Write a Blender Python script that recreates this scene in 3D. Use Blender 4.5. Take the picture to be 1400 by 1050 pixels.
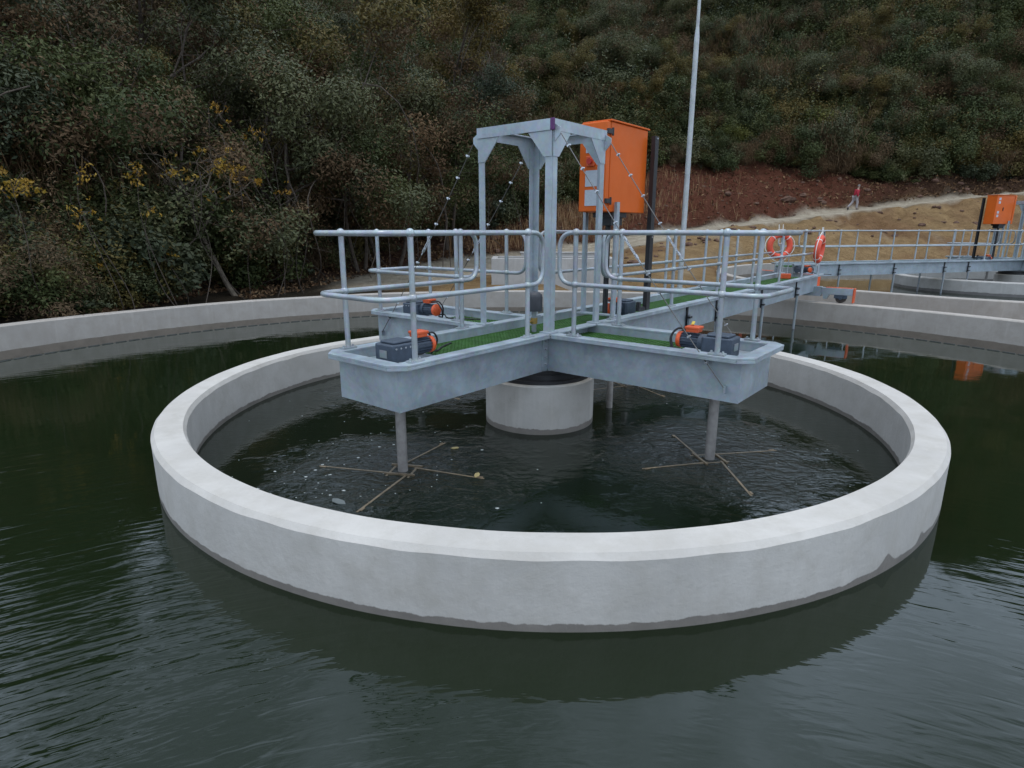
import bpy, math, random
import numpy as np
from mathutils import Vector, Matrix

# ------------------------------------------------------------------ reset
for o in list(bpy.data.objects): bpy.data.objects.remove(o)
scene = bpy.context.scene
col = scene.collection
PI = math.pi
R = math.radians

# ------------------------------------------------------------------ camera
CAM_H = 2.288
cd = bpy.data.cameras.new('camera'); cam = bpy.data.objects.new('camera', cd); col.objects.link(cam)
cam.location = (0, 0, CAM_H)
cam.rotation_euler = (R(90 - 14.407), 0, 0)
cd.sensor_width = 36.0; cd.lens = 36.0 * 820.2 / 1400.0
cd.clip_start = 0.05; cd.clip_end = 2000
scene.camera = cam

# ------------------------------------------------------------------ world: overcast sky
SUN_EL, SUN_AZ = R(82), R(175)
w = bpy.data.worlds.new('World'); scene.world = w; w.use_nodes = True
nt = w.node_tree; nt.nodes.clear()
wo = nt.nodes.new('ShaderNodeOutputWorld'); bg = nt.nodes.new('ShaderNodeBackground')
sky = nt.nodes.new('ShaderNodeTexSky'); sky.sky_type = 'NISHITA'; sky.sun_disc = False
sky.sun_elevation = SUN_EL; sky.sun_rotation = SUN_AZ
sky.air_density = 1.0; sky.dust_density = 4.0; sky.ozone_density = 1.0
hs = nt.nodes.new('ShaderNodeHueSaturation'); hs.inputs['Saturation'].default_value = 0.45
tc = nt.nodes.new('ShaderNodeTexCoord')
mp = nt.nodes.new('ShaderNodeMapping'); mp.inputs['Scale'].default_value = (1, 1, 1.6)
nz = nt.nodes.new('ShaderNodeTexNoise'); nz.inputs['Scale'].default_value = 3.4; nz.inputs['Detail'].default_value = 6
nz.inputs['Roughness'].default_value = 0.55
cr = nt.nodes.new('ShaderNodeMapRange'); cr.inputs['From Min'].default_value = 0.36; cr.inputs['From Max'].default_value = 0.66
cr.inputs['To Min'].default_value = 0.55; cr.inputs['To Max'].default_value = 1.55
mx = nt.nodes.new('ShaderNodeMix'); mx.data_type = 'RGBA'; mx.blend_type = 'MULTIPLY'; mx.inputs['Factor'].default_value = 1
L = nt.links.new
L(sky.outputs['Color'], hs.inputs['Color']); L(tc.outputs['Generated'], mp.inputs['Vector']); L(mp.outputs['Vector'], nz.inputs['Vector'])
ov = nt.nodes.new('ShaderNodeMix'); ov.data_type = 'RGBA'; ov.inputs['Factor'].default_value = 0.88      # closed cloud deck over most of the sky
ov.inputs['B'].default_value = (9.4, 11.4, 14.2, 1)
L(hs.outputs['Color'], ov.inputs['A'])
L(nz.outputs['Fac'], cr.inputs['Value']); L(ov.outputs['Result'], mx.inputs['A']); L(cr.outputs['Result'], mx.inputs['B'])
L(mx.outputs['Result'], bg.inputs['Color']); L(bg.outputs['Background'], wo.inputs['Surface'])
bg.inputs['Strength'].default_value = 0.117

# ------------------------------------------------------------------ sun (overcast: weak and wide)
sd = bpy.data.lights.new('sun', 'SUN'); sun = bpy.data.objects.new('sun', sd); col.objects.link(sun)
sd.energy = 0.85; sd.angle = R(16); sd.color = (1.0, 0.92, 0.80)
sun.rotation_euler = (SUN_EL - R(90), 0, -SUN_AZ)
sun.location = (0, 0, 60)

# ------------------------------------------------------------------ exposure
scene.render.engine = 'CYCLES'
scene.view_settings.view_transform = 'Standard'; scene.view_settings.look = 'None'
scene.view_settings.gamma = 1.0; scene.view_settings.use_curve_mapping = False
scene.view_settings.exposure = 0.0
scene.cycles.max_bounces = 8; scene.cycles.diffuse_bounces = 3; scene.cycles.glossy_bounces = 4
scene.cycles.transparent_max_bounces = 8

# ------------------------------------------------------------------ layout constants (metres; water level z = 0)
C1 = (0.342, 7.209); PHI = R(50.5)            # near tank centre, direction of its bridge
C2 = (20.16, 24.36); PHI2 = 0.31 + PI         # far tank
RT, RTO, HT = 11.06, 11.36, 0.494             # tank wall inner / outer radius, top
RW = 10.06                                    # weir radius
RO, RI, HR = 4.163, 3.893, 0.500              # inner ring wall
RC = 0.666                                    # column
ZF, ZW = 1.191, 0.752                         # bridge flange top, web bottom
WF, WB = 0.545, 0.415                         # flange outer / web half width
LA = 2.69
ZR, ZM = 2.262, 1.735                         # top rail, knee rail
GZ, GG = 3.375, 0.505

# ================================================================== materials
def newmat(name):
    m = bpy.data.materials.new(name); m.use_nodes = True
    n = m.node_tree; p = n.nodes['Principled BSDF']
    return m, n, p
def N(n, t, **kw):
    nd = n.nodes.new(t)
    for k, v in kw.items():
        if k in nd.inputs: nd.inputs[k].default_value = v
        else: setattr(nd, k, v)
    return nd
def noise(n, vec, scale, detail=4, rough=0.55, dist=0.0):
    nd = N(n, 'ShaderNodeTexNoise', Scale=scale, Detail=detail, Roughness=rough, Distortion=dist)
    n.links.new(vec, nd.inputs['Vector']); return nd.outputs['Fac']
def mapr(n, val, a, b, c, d):
    nd = N(n, 'ShaderNodeMapRange', **{'From Min': a, 'From Max': b, 'To Min': c, 'To Max': d})
    n.links.new(val, nd.inputs['Value']); return nd.outputs['Result']
def mixc(n, fac, a, b, blend='MIX'):
    nd = N(n, 'ShaderNodeMix', data_type='RGBA', blend_type=blend)
    for k, v in (('Factor', fac), ('A', a), ('B', b)):
        if isinstance(v, bpy.types.NodeSocket): n.links.new(v, nd.inputs[k])
        elif k == 'Factor': nd.inputs['Factor'].default_value = v
        else: nd.inputs[k].default_value = (*v, 1) if len(v) == 3 else v
    return nd.outputs['Result']
def mth(n, op, a, b=None):
    nd = N(n, 'ShaderNodeMath', operation=op)
    for i, v in enumerate((a, b)):
        if v is None: continue
        if isinstance(v, bpy.types.NodeSocket): n.links.new(v, nd.inputs[i])
        else: nd.inputs[i].default_value = v
    return nd.outputs[0]
def scaled(n, vec, s, rot=(0, 0, 0)):
    nd = N(n, 'ShaderNodeMapping'); nd.inputs['Scale'].default_value = s; nd.inputs['Rotation'].default_value = rot
    n.links.new(vec, nd.inputs['Vector']); return nd.outputs['Vector']
def bump(n, p, h, strength=0.3, dist=0.02):
    b = N(n, 'ShaderNodeBump', Strength=strength, Distance=dist)
    n.links.new(h, b.inputs['Height']); n.links.new(b.outputs['Normal'], p.inputs['Normal']); return b
def wpos(n):
    return N(n, 'ShaderNodeNewGeometry').outputs['Position']
def sep(n, v):
    s = N(n, 'ShaderNodeSeparateXYZ'); n.links.new(v, s.inputs[0]); return s.outputs

def plain(name, c, rough=0.5, metal=0.0, var=0.12, scale=9.0, bumpv=0.0, spec=0.5):
    m, n, p = newmat(name)
    tcn = N(n, 'ShaderNodeTexCoord').outputs['Object']
    f = noise(n, tcn, scale, 5)
    dk = tuple(x * (1 - var) for x in c); lt = tuple(min(1, x * (1 + var)) for x in c)
    n.links.new(mixc(n, mapr(n, f, .3, .7, 0, 1), dk, lt), p.inputs['Base Color'])
    n.links.new(mapr(n, noise(n, tcn, scale * 2.3, 3), .3, .7, max(.03, rough - .1), min(1, rough + .1)), p.inputs['Roughness'])
    p.inputs['Metallic'].default_value = metal; p.inputs['Specular IOR Level'].default_value = spec
    if bumpv: bump(n, p, noise(n, tcn, scale * 4, 4), bumpv, .01)
    return m

def concrete(name, base=(0.43, 0.42, 0.415), stain=0.055, centre=None, bumps=(), wet=(0.215, 0.19, 0.165), amp=0.03, streak=1.0, zwet=None):
    m, n, p = newmat(name)
    pos = wpos(n); s = sep(n, pos)
    big = noise(n, pos, 0.9, 5, .6); fine = noise(n, pos, 22, 5, .65); mid = noise(n, pos, 4.5, 5, .6)
    st = noise(n, scaled(n, pos, (7, 7, 0.55)), 1.0, 5, .6)      # vertical run marks
    cb = mixc(n, mapr(n, big, .3, .7, 0, 1), tuple(x * .84 for x in base), tuple(min(1, x * 1.08) for x in base))
    cb = mixc(n, mapr(n, mid, .42, .68, 0, .55), cb, (base[0] * .80, base[1] * .785, base[2] * .75))
    cb = mixc(n, mapr(n, noise(n, pos, 2.1, 6, .7, .8), .58, .70, 0, .40), cb, (base[0] * .74, base[1] * .72, base[2] * .67))
    cb = mixc(n, mapr(n, st, .56, .74, 0, .34 * streak), cb, tuple(min(1, x * 1.35) for x in base))
    cb = mixc(n, mapr(n, noise(n, scaled(n, pos, (5, 5, 1.1)), 1.0, 7, .7, .5), .47, .30, 0, .22 * streak), cb, (base[0] * .66, base[1] * .65, base[2] * .62))
    cb = mixc(n, mapr(n, fine, .62, .75, 0, .25), cb, tuple(x * .7 for x in base))
    # wet band above the water with a ragged top edge
    edge = mth(n, 'ADD', stain, mth(n, 'MULTIPLY', mth(n, 'SUBTRACT', noise(n, scaled(n, pos, (1, 1, .2)), 3.4, 7, .68), .5), amp * 4))
    for (a0, wd, hh) in bumps:
        ang = mth(n, 'ARCTAN2', mth(n, 'SUBTRACT', s[1], centre[1]), mth(n, 'SUBTRACT', s[0], centre[0]))
        dd = mth(n, 'DIVIDE', mth(n, 'SUBTRACT', ang, a0), wd)
        g = mth(n, 'MULTIPLY', mth(n, 'POWER', 2.718, mth(n, 'MULTIPLY', mth(n, 'MULTIPLY', dd, dd), -1.0)), hh)
        edge = mth(n, 'ADD', edge, g)
    f = mapr(n, mth(n, 'SUBTRACT', edge, s[2]), -.004, .004, 0, 1)
    wetc = mixc(n, mapr(n, mid, .3, .7, 0, 1), tuple(x * .85 for x in wet), tuple(x * 1.12 for x in wet))
    cb = mixc(n, f, cb, wetc)
    n.links.new(cb, p.inputs['Base Color'])
    n.links.new(mapr(n, f, 0, 1, .85, .45), p.inputs['Roughness'])
    p.inputs['Specular IOR Level'].default_value = .35
    bump(n, p, mth(n, 'ADD', fine, mth(n, 'MULTIPLY', mid, 1.5)), .28, .012)
    return m

def galv(name, base=(0.40, 0.45, 0.48), metal=.35, rough=.46):
    m, n, p = newmat(name)
    tcn = N(n, 'ShaderNodeTexCoord').outputs['Object']
    v = N(n, 'ShaderNodeTexVoronoi', Scale=26.0); n.links.new(tcn, v.inputs['Vector'])
    big = noise(n, tcn, 1.7, 6, .65, .6); md = noise(n, tcn, 7, 5, .6)
    st = noise(n, scaled(n, tcn, (6, 6, .8)), 1, 4)
    c = mixc(n, mapr(n, big, .3, .72, 0, 1), tuple(x * .66 for x in base), tuple(min(1, x * 1.10) for x in base))
    c = mixc(n, mapr(n, md, .5, .75, 0, .45), c, (base[0] * 1.2, base[1] * 1.2, base[2] * 1.18))
    c = mixc(n, mapr(n, st, .55, .72, 0, .28), c, (base[0] * .62, base[1] * .64, base[2] * .66))
    c = mixc(n, .10, c, v.outputs['Color'], 'SOFT_LIGHT')
    n.links.new(c, p.inputs['Base Color']); p.inputs['Metallic'].default_value = metal
    n.links.new(mapr(n, md, .3, .7, rough - .1, rough + .14), p.inputs['Roughness'])
    bump(n, p, md, .08, .01)
    return m

M = {}
# angles of the two splash marks on the outside of the ring
b1 = math.atan2(3.62 - C1[1], 2.64 - C1[0]); b2 = math.atan2(4.05 - C1[1], 3.03 - C1[0])
M['ring'] = concrete('ring_concrete', (0.53, 0.492, 0.445), .052, C1, ((b1, .018, .085), (b2, .015, .06), (b2 + .03, .03, .03)), amp=.022, streak=.45)
M['tankwall'] = concrete('tank_wall_concrete', (0.41, 0.368, 0.325), .012, amp=.012, wet=(0.20, 0.165, 0.13))
M['farring'] = concrete('far_ring_concrete', (0.43, 0.41, 0.38), .10, amp=.02, wet=(.16, .15, .14))
M['column'] = concrete('column_concrete', (0.46, 0.43, 0.39), .065, amp=.03, streak=1.0)
M['chamber'] = concrete('chamber_concrete', (0.42, 0.40, 0.375), -9)
M['galv'] = galv('galvanised_steel')
M['galvtube'] = galv('galvanised_tube', (0.42, 0.45, 0.47), .45, .38)
M['galvdark'] = galv('weathered_galvanised', (0.33, 0.355, 0.37), .3, .5)
M['weir'] = plain('weir_plate_dark', (0.075, 0.075, 0.068), .7, 0, .3, 8)
M['shaft'] = plain('shaft_steel', (0.34, 0.31, 0.285), .5, .3, .2, 14)
M['rusty'] = plain('rusty_bar', (0.18, 0.135, 0.085), .5, .05, .35, 14)
M['orange'] = plain('orange_paint', (0.64, 0.115, 0.009), .5, 0, .06, 3, 0, .3)
M['orangered'] = plain('orange_red_plastic', (0.64, 0.095, 0.022), .45, 0, .1, 8)
M['lifeorange'] = plain('life_ring_orange', (0.72, 0.085, 0.04), .55, 0, .12, 6)
M['motor'] = plain('motor_grey_paint', (0.055, 0.072, 0.098), .45, .1, .2, 18)
M['black'] = plain('black_plastic', (0.016, 0.015, 0.016), .5, 0, .2, 10)
M['darkgrey'] = plain('dark_grey_dome', (0.045, 0.047, 0.055), .5, 0, .15, 12)
M['brass'] = plain('brass', (0.42, 0.27, 0.08), .4, .7, .2, 20)
M['white'] = plain('white_rope', (0.72, 0.70, 0.66), .8, 0, .1, 30)
M['sticker'] = plain('grey_sticker', (0.46, 0.50, 0.54), .5, 0, .08, 40)
M['red'] = plain('red_switch', (0.50, 0.03, 0.02), .4)
M['yellow'] = plain('yellow_tag', (0.62, 0.45, 0.05), .5)
M['purple'] = plain('purple_marker', (0.10, 0.022, 0.11), .6, 0, .3, 20)
M['rope'] = plain('steel_wire', (0.17, 0.155, 0.14), .4, .6, .2, 60)
M['clip'] = plain('bright_zinc', (0.55, 0.56, 0.58), .3, .7, .1, 30)
M['wheel'] = plain('wheel_rubber', (0.05, 0.04, 0.034), .75, 0, .3, 12)
M['green'] = plain('green_grating', (0.050, 0.140, 0.026), .6, 0, .25, 9)
M['pole'] = galv('pole_galvanised', (0.47, 0.49, 0.49), .3, .5)
M['leafyellow_float'] = plain('floating_leaf', (0.36, 0.29, 0.13), .6)

def water_mat(name, inner):
    m, n, p = newmat(name)
    pos = wpos(n); s = sep(n, pos)
    p.inputs['Base Color'].default_value = (0.0080, 0.0135, 0.0050, 1) if not inner else (0.0065, 0.0105, 0.0058, 1)
    p.inputs['Roughness'].default_value = .035; p.inputs['IOR'].default_value = 1.43
    p.inputs['Specular IOR Level'].default_value = .5
    if not inner:
        # rings of ripples spreading from a point under the open side of the tank
        qx = mth(n, 'SUBTRACT', s[0], .3); qy = mth(n, 'ADD', s[1], 2.2)
        r = mth(n, 'SQRT', mth(n, 'ADD', mth(n, 'MULTIPLY', qx, qx), mth(n, 'MULTIPLY', qy, qy)))
        a = mth(n, 'ARCTAN2', qx, qy)
        cv = N(n, 'ShaderNodeCombineXYZ'); n.links.new(mth(n, 'MULTIPLY', r, 10.5), cv.inputs[0]); n.links.new(mth(n, 'MULTIPLY', a, 12.0), cv.inputs[1])
        rip = noise(n, cv.outputs[0], 1.0, 2, .45, .8)
        cv2 = N(n, 'ShaderNodeCombineXYZ'); n.links.new(mth(n, 'MULTIPLY', r, 24), cv2.inputs[0]); n.links.new(mth(n, 'MULTIPLY', a, 32.0), cv2.inputs[1])
        rip2 = noise(n, cv2.outputs[0], 1.0, 2, .5, .2)
        # strength: lively on the open left, calmer to the right, flat far away and in the lee of the ring
        fade = mth(n, 'MULTIPLY', mapr(n, r, 6.8, 10.5, 1, .05), mapr(n, r, 3.6, 6.0, .25, 1))
        side = mapr(n, s[0], -2.2, .6, 1.0, .30)
        patch = mapr(n, noise(n, pos, .85, 3, .6, .6), .34, .64, .22, 1.3)
        d = mth(n, 'SQRT', mth(n, 'ADD', mth(n, 'POWER', mth(n, 'SUBTRACT', s[0], C1[0]), 2.0), mth(n, 'POWER', mth(n, 'SUBTRACT', s[1], C1[1]), 2.0)))
        lee = mapr(n, d, RO + .1, RO + 1.9, .12, 1)
        amp = mth(n, 'MULTIPLY', mth(n, 'MULTIPLY', fade, side), mth(n, 'MULTIPLY', patch, lee))
        h = mth(n, 'ADD', mth(n, 'MULTIPLY', rip, 1.0), mth(n, 'MULTIPLY', rip2, .28))
        swell = noise(n, scaled(n, pos, (.7, .7, .7)), 1.0, 2)
        h = mth(n, 'ADD', mth(n, 'MULTIPLY', mth(n, 'SUBTRACT', h, .6), amp), mth(n, 'MULTIPLY', swell, .22))
        bump(n, p, h, 1.0, .034)
    else:
        h = None
        mixers = [(-2.22, 0), (0, -2.2), (2.2, 0), (0, 2.2)]
        mask = None
        for (u, v) in mixers:
            x = C1[0] + u * math.cos(PHI) - v * math.sin(PHI); y = C1[1] + u * math.sin(PHI) + v * math.cos(PHI)
            dx = mth(n, 'SUBTRACT', s[0], x); dy = mth(n, 'SUBTRACT', s[1], y)
            r = mth(n, 'SQRT', mth(n, 'ADD', mth(n, 'MULTIPLY', dx, dx), mth(n, 'MULTIPLY', dy, dy)))
            a = mth(n, 'ARCTAN2', dy, dx)
            r = mth(n, 'ADD', r, mth(n, 'MULTIPLY', mth(n, 'SUBTRACT', noise(n, pos, 1.7, 3), .5), 1.5))
            g = mapr(n, r, .15, 1.45, 1, 0)
            sp = mth(n, 'SINE', mth(n, 'ADD', mth(n, 'MULTIPLY', r, 24), mth(n, 'MULTIPLY', a, 3)))
            t = mth(n, 'MULTIPLY', mth(n, 'MULTIPLY', sp, g), .10)
            h = t if h is None else mth(n, 'ADD', h, t)
            mask = g if mask is None else mth(n, 'MAXIMUM', mask, g)
        ch = noise(n, scaled(n, pos, (1, 1.5, 1), (0, 0, .5)), 4.6, 3, .55, 1.2)
        ch2 = noise(n, pos, 21, 3, .6, .5)
        h = mth(n, 'ADD', h, mth(n, 'MULTIPLY', mth(n, 'ADD', ch, mth(n, 'MULTIPLY', ch2, .4)), mapr(n, mask, 0, .9, .04, .9)))
        bump(n, p, h, 1.0, .05)
    return m
M['water_outer'] = water_mat('tank_water', False)
M['water_inner'] = water_mat('ring_water', True)

def leaf_mat(name, cols, gloss=.65, spec=.2, trans=.12):
    m, n, p = newmat(name)
    at = N(n, 'ShaderNodeAttribute'); at.attribute_name = 'tint'
    oi = N(n, 'ShaderNodeObjectInfo')
    ramp = N(n, 'ShaderNodeValToRGB'); e = ramp.color_ramp.elements
    while len(e) < len(cols): e.new(0.5)
    for i, c in enumerate(cols):
        e[i].position = i / (len(cols) - 1); e[i].color = (c[0] * 1.12, c[1] * 1.0, c[2] * .82, 1)
    n.links.new(at.outputs['Fac'], ramp.inputs['Fac'])
    cols = None
    c = mixc(n, mapr(n, oi.outputs['Random'], 0, 1, 0, .55), ramp.outputs['Color'], mixc(n, 1.0, ramp.outputs['Color'], (1.2, 1.0, .8), 'MULTIPLY'))
    n.links.new(c, p.inputs['Base Color'])
    p.inputs['Roughness'].default_value = gloss; p.inputs['Specular IOR Level'].default_value = spec
    if trans:
        tr = N(n, 'ShaderNodeBsdfTranslucent'); n.links.new(c, tr.inputs['Color'])
        ms = N(n, 'ShaderNodeMixShader'); ms.inputs[0].default_value = trans
        n.links.new(p.outputs[0], ms.inputs[1]); n.links.new(tr.outputs[0], ms.inputs[2])
        n.links.new(ms.outputs[0], n.nodes['Material Output'].inputs['Surface'])
    return m
M['leaf_dark'] = leaf_mat('dark_green_leaves', [(.022, .034, .015), (.036, .054, .022), (.054, .076, .031), (.080, .094, .042)])
M['leaf_grey'] = leaf_mat('grey_green_leaves', [(.034, .044, .024), (.052, .067, .034), (.076, .092, .047), (.110, .120, .070)], .6, .28)
M['leaf_blue'] = leaf_mat('blue_green_leaves', [(.018, .032, .021), (.030, .047, .030), (.046, .064, .040), (.062, .080, .050)], .6, .28)
M['leaf_olive'] = leaf_mat('olive_leaves', [(.044, .043, .015), (.070, .066, .023), (.098, .088, .031), (.118, .096, .040)])
M['leaf_brown'] = leaf_mat('brown_twigs', [(.050, .036, .024), (.076, .056, .037), (.106, .080, .054), (.150, .122, .088)], .75, .15)
M['leaf_fresh'] = leaf_mat('fresh_green_leaves', [(.040, .056, .014), (.062, .082, .021), (.086, .105, .028), (.115, .125, .036)])
M['leaf_yellow'] = leaf_mat('yellow_leaves', [(.12, .065, .010), (.20, .125, .014), (.27, .185, .020), (.24, .195, .04)], .6, .3, .2)
M['bark'] = plain('bark', (0.075, 0.058, 0.045), .85, 0, .35, 12, .5, .2)
M['barkpale'] = plain('pale_bark', (0.13, 0.105, 0.078), .85, 0, .3, 12, .4, .2)
M['straw'] = leaf_mat('straw', [(.13, .075, .04), (.2, .13, .075), (.27, .19, .12), (.33, .26, .18)], .8, .2, .1)
M['litter'] = leaf_mat('litter', [(.05, .032, .022), (.08, .052, .034), (.12, .075, .045), (.2, .15, .1)], .8, .2, .05)
M['rock'] = plain('red_rock', (0.115, 0.066, 0.046), .85, 0, .35, 5, .6, .2)

# ================================================================== mesh helpers
class MB:
    def __init__(s): s.v = []; s.f = []; s.mi = []; s.cur = 0
    def add(s, vs, fs):
        o = len(s.v); s.v += [tuple(p) for p in vs]; s.f += [tuple(i + o for i in f) for f in fs]; s.mi += [s.cur] * len(fs); return s
    def box(s, c, d, rz=0.0, mat=None):
        x, y, z = d[0] / 2, d[1] / 2, d[2] / 2
        vs = [Vector((a * x, b * y, e * z)) for a, b, e in ((-1,-1,-1),(1,-1,-1),(1,1,-1),(-1,1,-1),(-1,-1,1),(1,-1,1),(1,1,1),(-1,1,1))]
        m = mat if mat is not None else Matrix.Rotation(rz, 3, 'Z')
        return s.add([m @ p + Vector(c) for p in vs], [(0,3,2,1),(4,5,6,7),(0,1,5,4),(1,2,6,5),(2,3,7,6),(3,0,4,7)])
    def bar(s, a, b, wd, ht):          # rectangular bar from a to b
        a = Vector(a); b = Vector(b); d = b - a
        q = d.to_track_quat('X', 'Z').to_matrix()
        return s.box((a + b) / 2, (d.length, wd, ht), mat=q)
    def prism(s, pts, z0, z1):         # polygon in xy (ccw) extruded
        n = len(pts); vs = [(p[0], p[1], z0) for p in pts] + [(p[0], p[1], z1) for p in pts]
        fs = [tuple(range(n))[::-1], tuple(range(n, 2 * n))] + [(i, (i + 1) % n, n + (i + 1) % n, n + i) for i in range(n)]
        return s.add(vs, fs)
    def poly(s, pts, nrm, t):          # planar 3-D polygon thickened by t along nrm
        nrm = Vector(nrm).normalized() * t; n = len(pts)
        vs = [Vector(p) for p in pts] + [Vector(p) + nrm for p in pts]
        return s.add(vs, [tuple(range(n))[::-1], tuple(range(n, 2 * n))] + [(i, (i + 1) % n, n + (i + 1) % n, n + i) for i in range(n)])
    def tube(s, pts, r, n=10, closed=False, caps=True):
        pts = [Vector(p) for p in pts]; k = len(pts)
        rs = r if isinstance(r, (list, tuple)) else [r] * k
        prev = None; vs = []
        for i, p in enumerate(pts):
            if closed: t = pts[(i + 1) % k] - pts[i - 1]
            else: t = pts[min(i + 1, k - 1)] - pts[max(i - 1, 0)]
            t.normalize()
            if prev is None:
                a = Vector((0, 0, 1)) if abs(t.z) < .9 else Vector((1, 0, 0))
                u = t.cross(a).normalized()
            else:
                u = (prev - t * prev.dot(t)).normalized()
            prev = u; b = t.cross(u)
            vs += [p + (u * math.cos(2 * PI * j / n) + b * math.sin(2 * PI * j / n)) * rs[i] for j in range(n)]
        fs = []
        for i in range(k if closed else k - 1):
            a = i * n; b = ((i + 1) % k) * n
            if closed and i == k - 1:      # close with best alignment
                best = min(range(n), key=lambda q: (vs[a] - vs[b + q]).length)
                fs += [(a + j, a + (j + 1) % n, b + (j + 1 + best) % n, b + (j + best) % n) for j in range(n)]
            else:
                fs += [(a + j, a + (j + 1) % n, b + (j + 1) % n, b + j) for j in range(n)]
        if not closed and caps: fs += [tuple(range(n))[::-1], tuple(range((k - 1) * n, k * n))]
        return s.add(vs, fs)
    def cyl(s, a, b, r, n=16): return s.tube([a, b], r, n)
    def lathe(s, prof, n=96, c=(0, 0, 0), wob=None, closed=True):
        k = len(prof); vs = []
        for j in range(n):
            a = 2 * PI * j / n
            for (r, z) in prof:
                dr, dz = wob(a, r, z) if wob else (0, 0)
                vs.append((c[0] + (r + dr) * math.cos(a), c[1] + (r + dr) * math.sin(a), c[2] + z + dz))
        fs = []
        for j in range(n):
            a = j * k; b = ((j + 1) % n) * k
            for i in range(k if closed else k - 1):
                fs.append((a + i, b + i, b + (i + 1) % k, a + (i + 1) % k))
        return s.add(vs, fs)
    def ball(s, c, r, n=10, m=6, sx=1, sy=1, sz=1):
        vs = [(c[0], c[1], c[2] - r * sz)]
        for i in range(1, m):
            t = PI * i / m
            vs += [(c[0] + r * sx * math.sin(t) * math.cos(2 * PI * j / n), c[1] + r * sy * math.sin(t) * math.sin(2 * PI * j / n), c[2] - r * sz * math.cos(t)) for j in range(n)]
        vs.append((c[0], c[1], c[2] + r * sz)); e = len(vs) - 1; fs = []
        for j in range(n):
            fs.append((0, 1 + (j + 1) % n, 1 + j)); fs.append((e, 1 + (m - 2) * n + j, 1 + (m - 2) * n + (j + 1) % n))
            for i in range(m - 2):
                a = 1 + i * n; fs.append((a + j, a + (j + 1) % n, a + n + (j + 1) % n, a + n + j))
        return s.add(vs, fs)
    def build(s, name, mat, parent=None, smooth=False, bevel=0.0, label=None, sharp=40):
        me = bpy.data.meshes.new(name); me.from_pydata(s.v, [], s.f)
        mats = mat if isinstance(mat, (list, tuple)) else [mat]
        for q in mats: me.materials.append(q)
        if len(mats) > 1: me.polygons.foreach_set('material_index', s.mi)
        if smooth:
            me.polygons.foreach_set('use_smooth', [True] * len(me.polygons))
            try: me.set_sharp_from_angle(angle=R(sharp))
            except Exception: pass
        me.update()
        o = bpy.data.objects.new(name, me); col.objects.link(o)
        if parent: o.parent = parent
        if bevel:
            b = o.modifiers.new('bevel', 'BEVEL'); b.width = bevel; b.segments = 2; b.limit_method = 'ANGLE'; b.angle_limit = R(40)
        if label: o['label'] = label
        return o
def tag(o, label=None, cat=None, group=None, kind=None):
    if label: o['label'] = label
    if cat: o['category'] = cat
    if group: o['group'] = group
    if kind: o['kind'] = kind
    return o
def empty(name, loc, rz=0.0, **kw):
    o = bpy.data.objects.new(name, None); col.objects.link(o); o.empty_display_size = .2
    o.location = loc; o.rotation_euler = (0, 0, rz); tag(o, **kw); return o
def copy_tree(o, parent=None):
    c = o.copy(); col.objects.link(c); c.parent = parent
    for ch in [x for x in bpy.data.objects if x.parent == o]: copy_tree(ch, c)
    return c
def w1(u, v, c=C1, ph=PHI):
    return (c[0] + u * math.cos(ph) - v * math.sin(ph), c[1] + u * math.sin(ph) + v * math.cos(ph))
def fillet(pts, r, k=5, closed=True):
    pts = [Vector(p) for p in pts]; out = []; n = len(pts)
    for i, p in enumerate(pts):
        if not closed and i in (0, n - 1): out.append(p); continue
        a = (pts[i - 1] - p); b = (pts[(i + 1) % n] - p); la, lb = a.length, b.length
        rr = min(r, la * .49, lb * .49)
        a0 = p + a.normalized() * rr; b0 = p + b.normalized() * rr
        for j in range(k + 1):
            t = j / k; out.append(a0 * (1 - t) ** 2 + p * 2 * t * (1 - t) + b0 * t * t)
    return out

# ================================================================== terrain
PXC = [0, 200, 400, 500, 600, 700, 800, 900, 1000, 1200, 1400]
TC = [(p - 700) / 847 for p in PXC]
# one profile per direction: flat ground, near edge of track, far edge of track, two points of the cut, foot of the wood, slope
PROF = np.array([
 [(11, .25), (12.2, .28), (13.0, .33), (15, 1.1), (18, 2.6), (30, 10), (60, 25), (100, 42), (150, 43)],
 [(16, .25), (16.6, .28), (17.2, .36), (19, 1.1), (21, 2.0), (34, 10), (65, 26), (104, 44), (150, 45)],
 [(19, .25), (20, .26), (23, .32), (25, .75), (27, 1.3), (38, 7.5), (70, 26), (108, 47), (150, 48)],
 [(20, .25), (21, .27), (25, .42), (28, .9), (31, 1.9), (42, 8.5), (75, 28), (112, 50), (150, 51)],
 [(21, .26), (23, .28), (30, .75), (32.5, 1.3), (35, 2.4), (46, 9.5), (80, 31), (114, 52), (150, 53)],
 [(24, .28), (28.0, .48), (34.5, .95), (37, 2.2), (40, 3.9), (50, 10.5), (82, 31), (116, 53), (150, 54)],
 [(24, .28), (31.0, .85), (37.5, 1.4), (41, 3.3), (45, 5.3), (54, 11.5), (84, 32), (117, 55), (150, 56)],
 [(24, .28), (35.2, 1.66), (39.5, 2.12), (43, 4.2), (48, 6.5), (56, 12), (85, 33), (117, 56), (150, 57)],
 [(25, .28), (40.3, 2.42), (42.5, 2.62), (45, 4.4), (50, 6.9), (58, 13), (86, 34), (117, 58), (150, 59)],
 [(37, .28), (45.4, 3.82), (47.4, 4.0), (49.5, 5.3), (52.5, 7.1), (60, 13), (88, 37), (115, 61), (150, 62)],
 [(37.5, .28), (46.4, 5.05), (48.4, 5.2), (50.5, 6.4), (53, 7.8), (60, 14), (88, 40), (112, 64), (150, 65)],
])
ROADY = [(p_[1][0], p_[2][0]) for p_ in PROF.tolist()]
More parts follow.
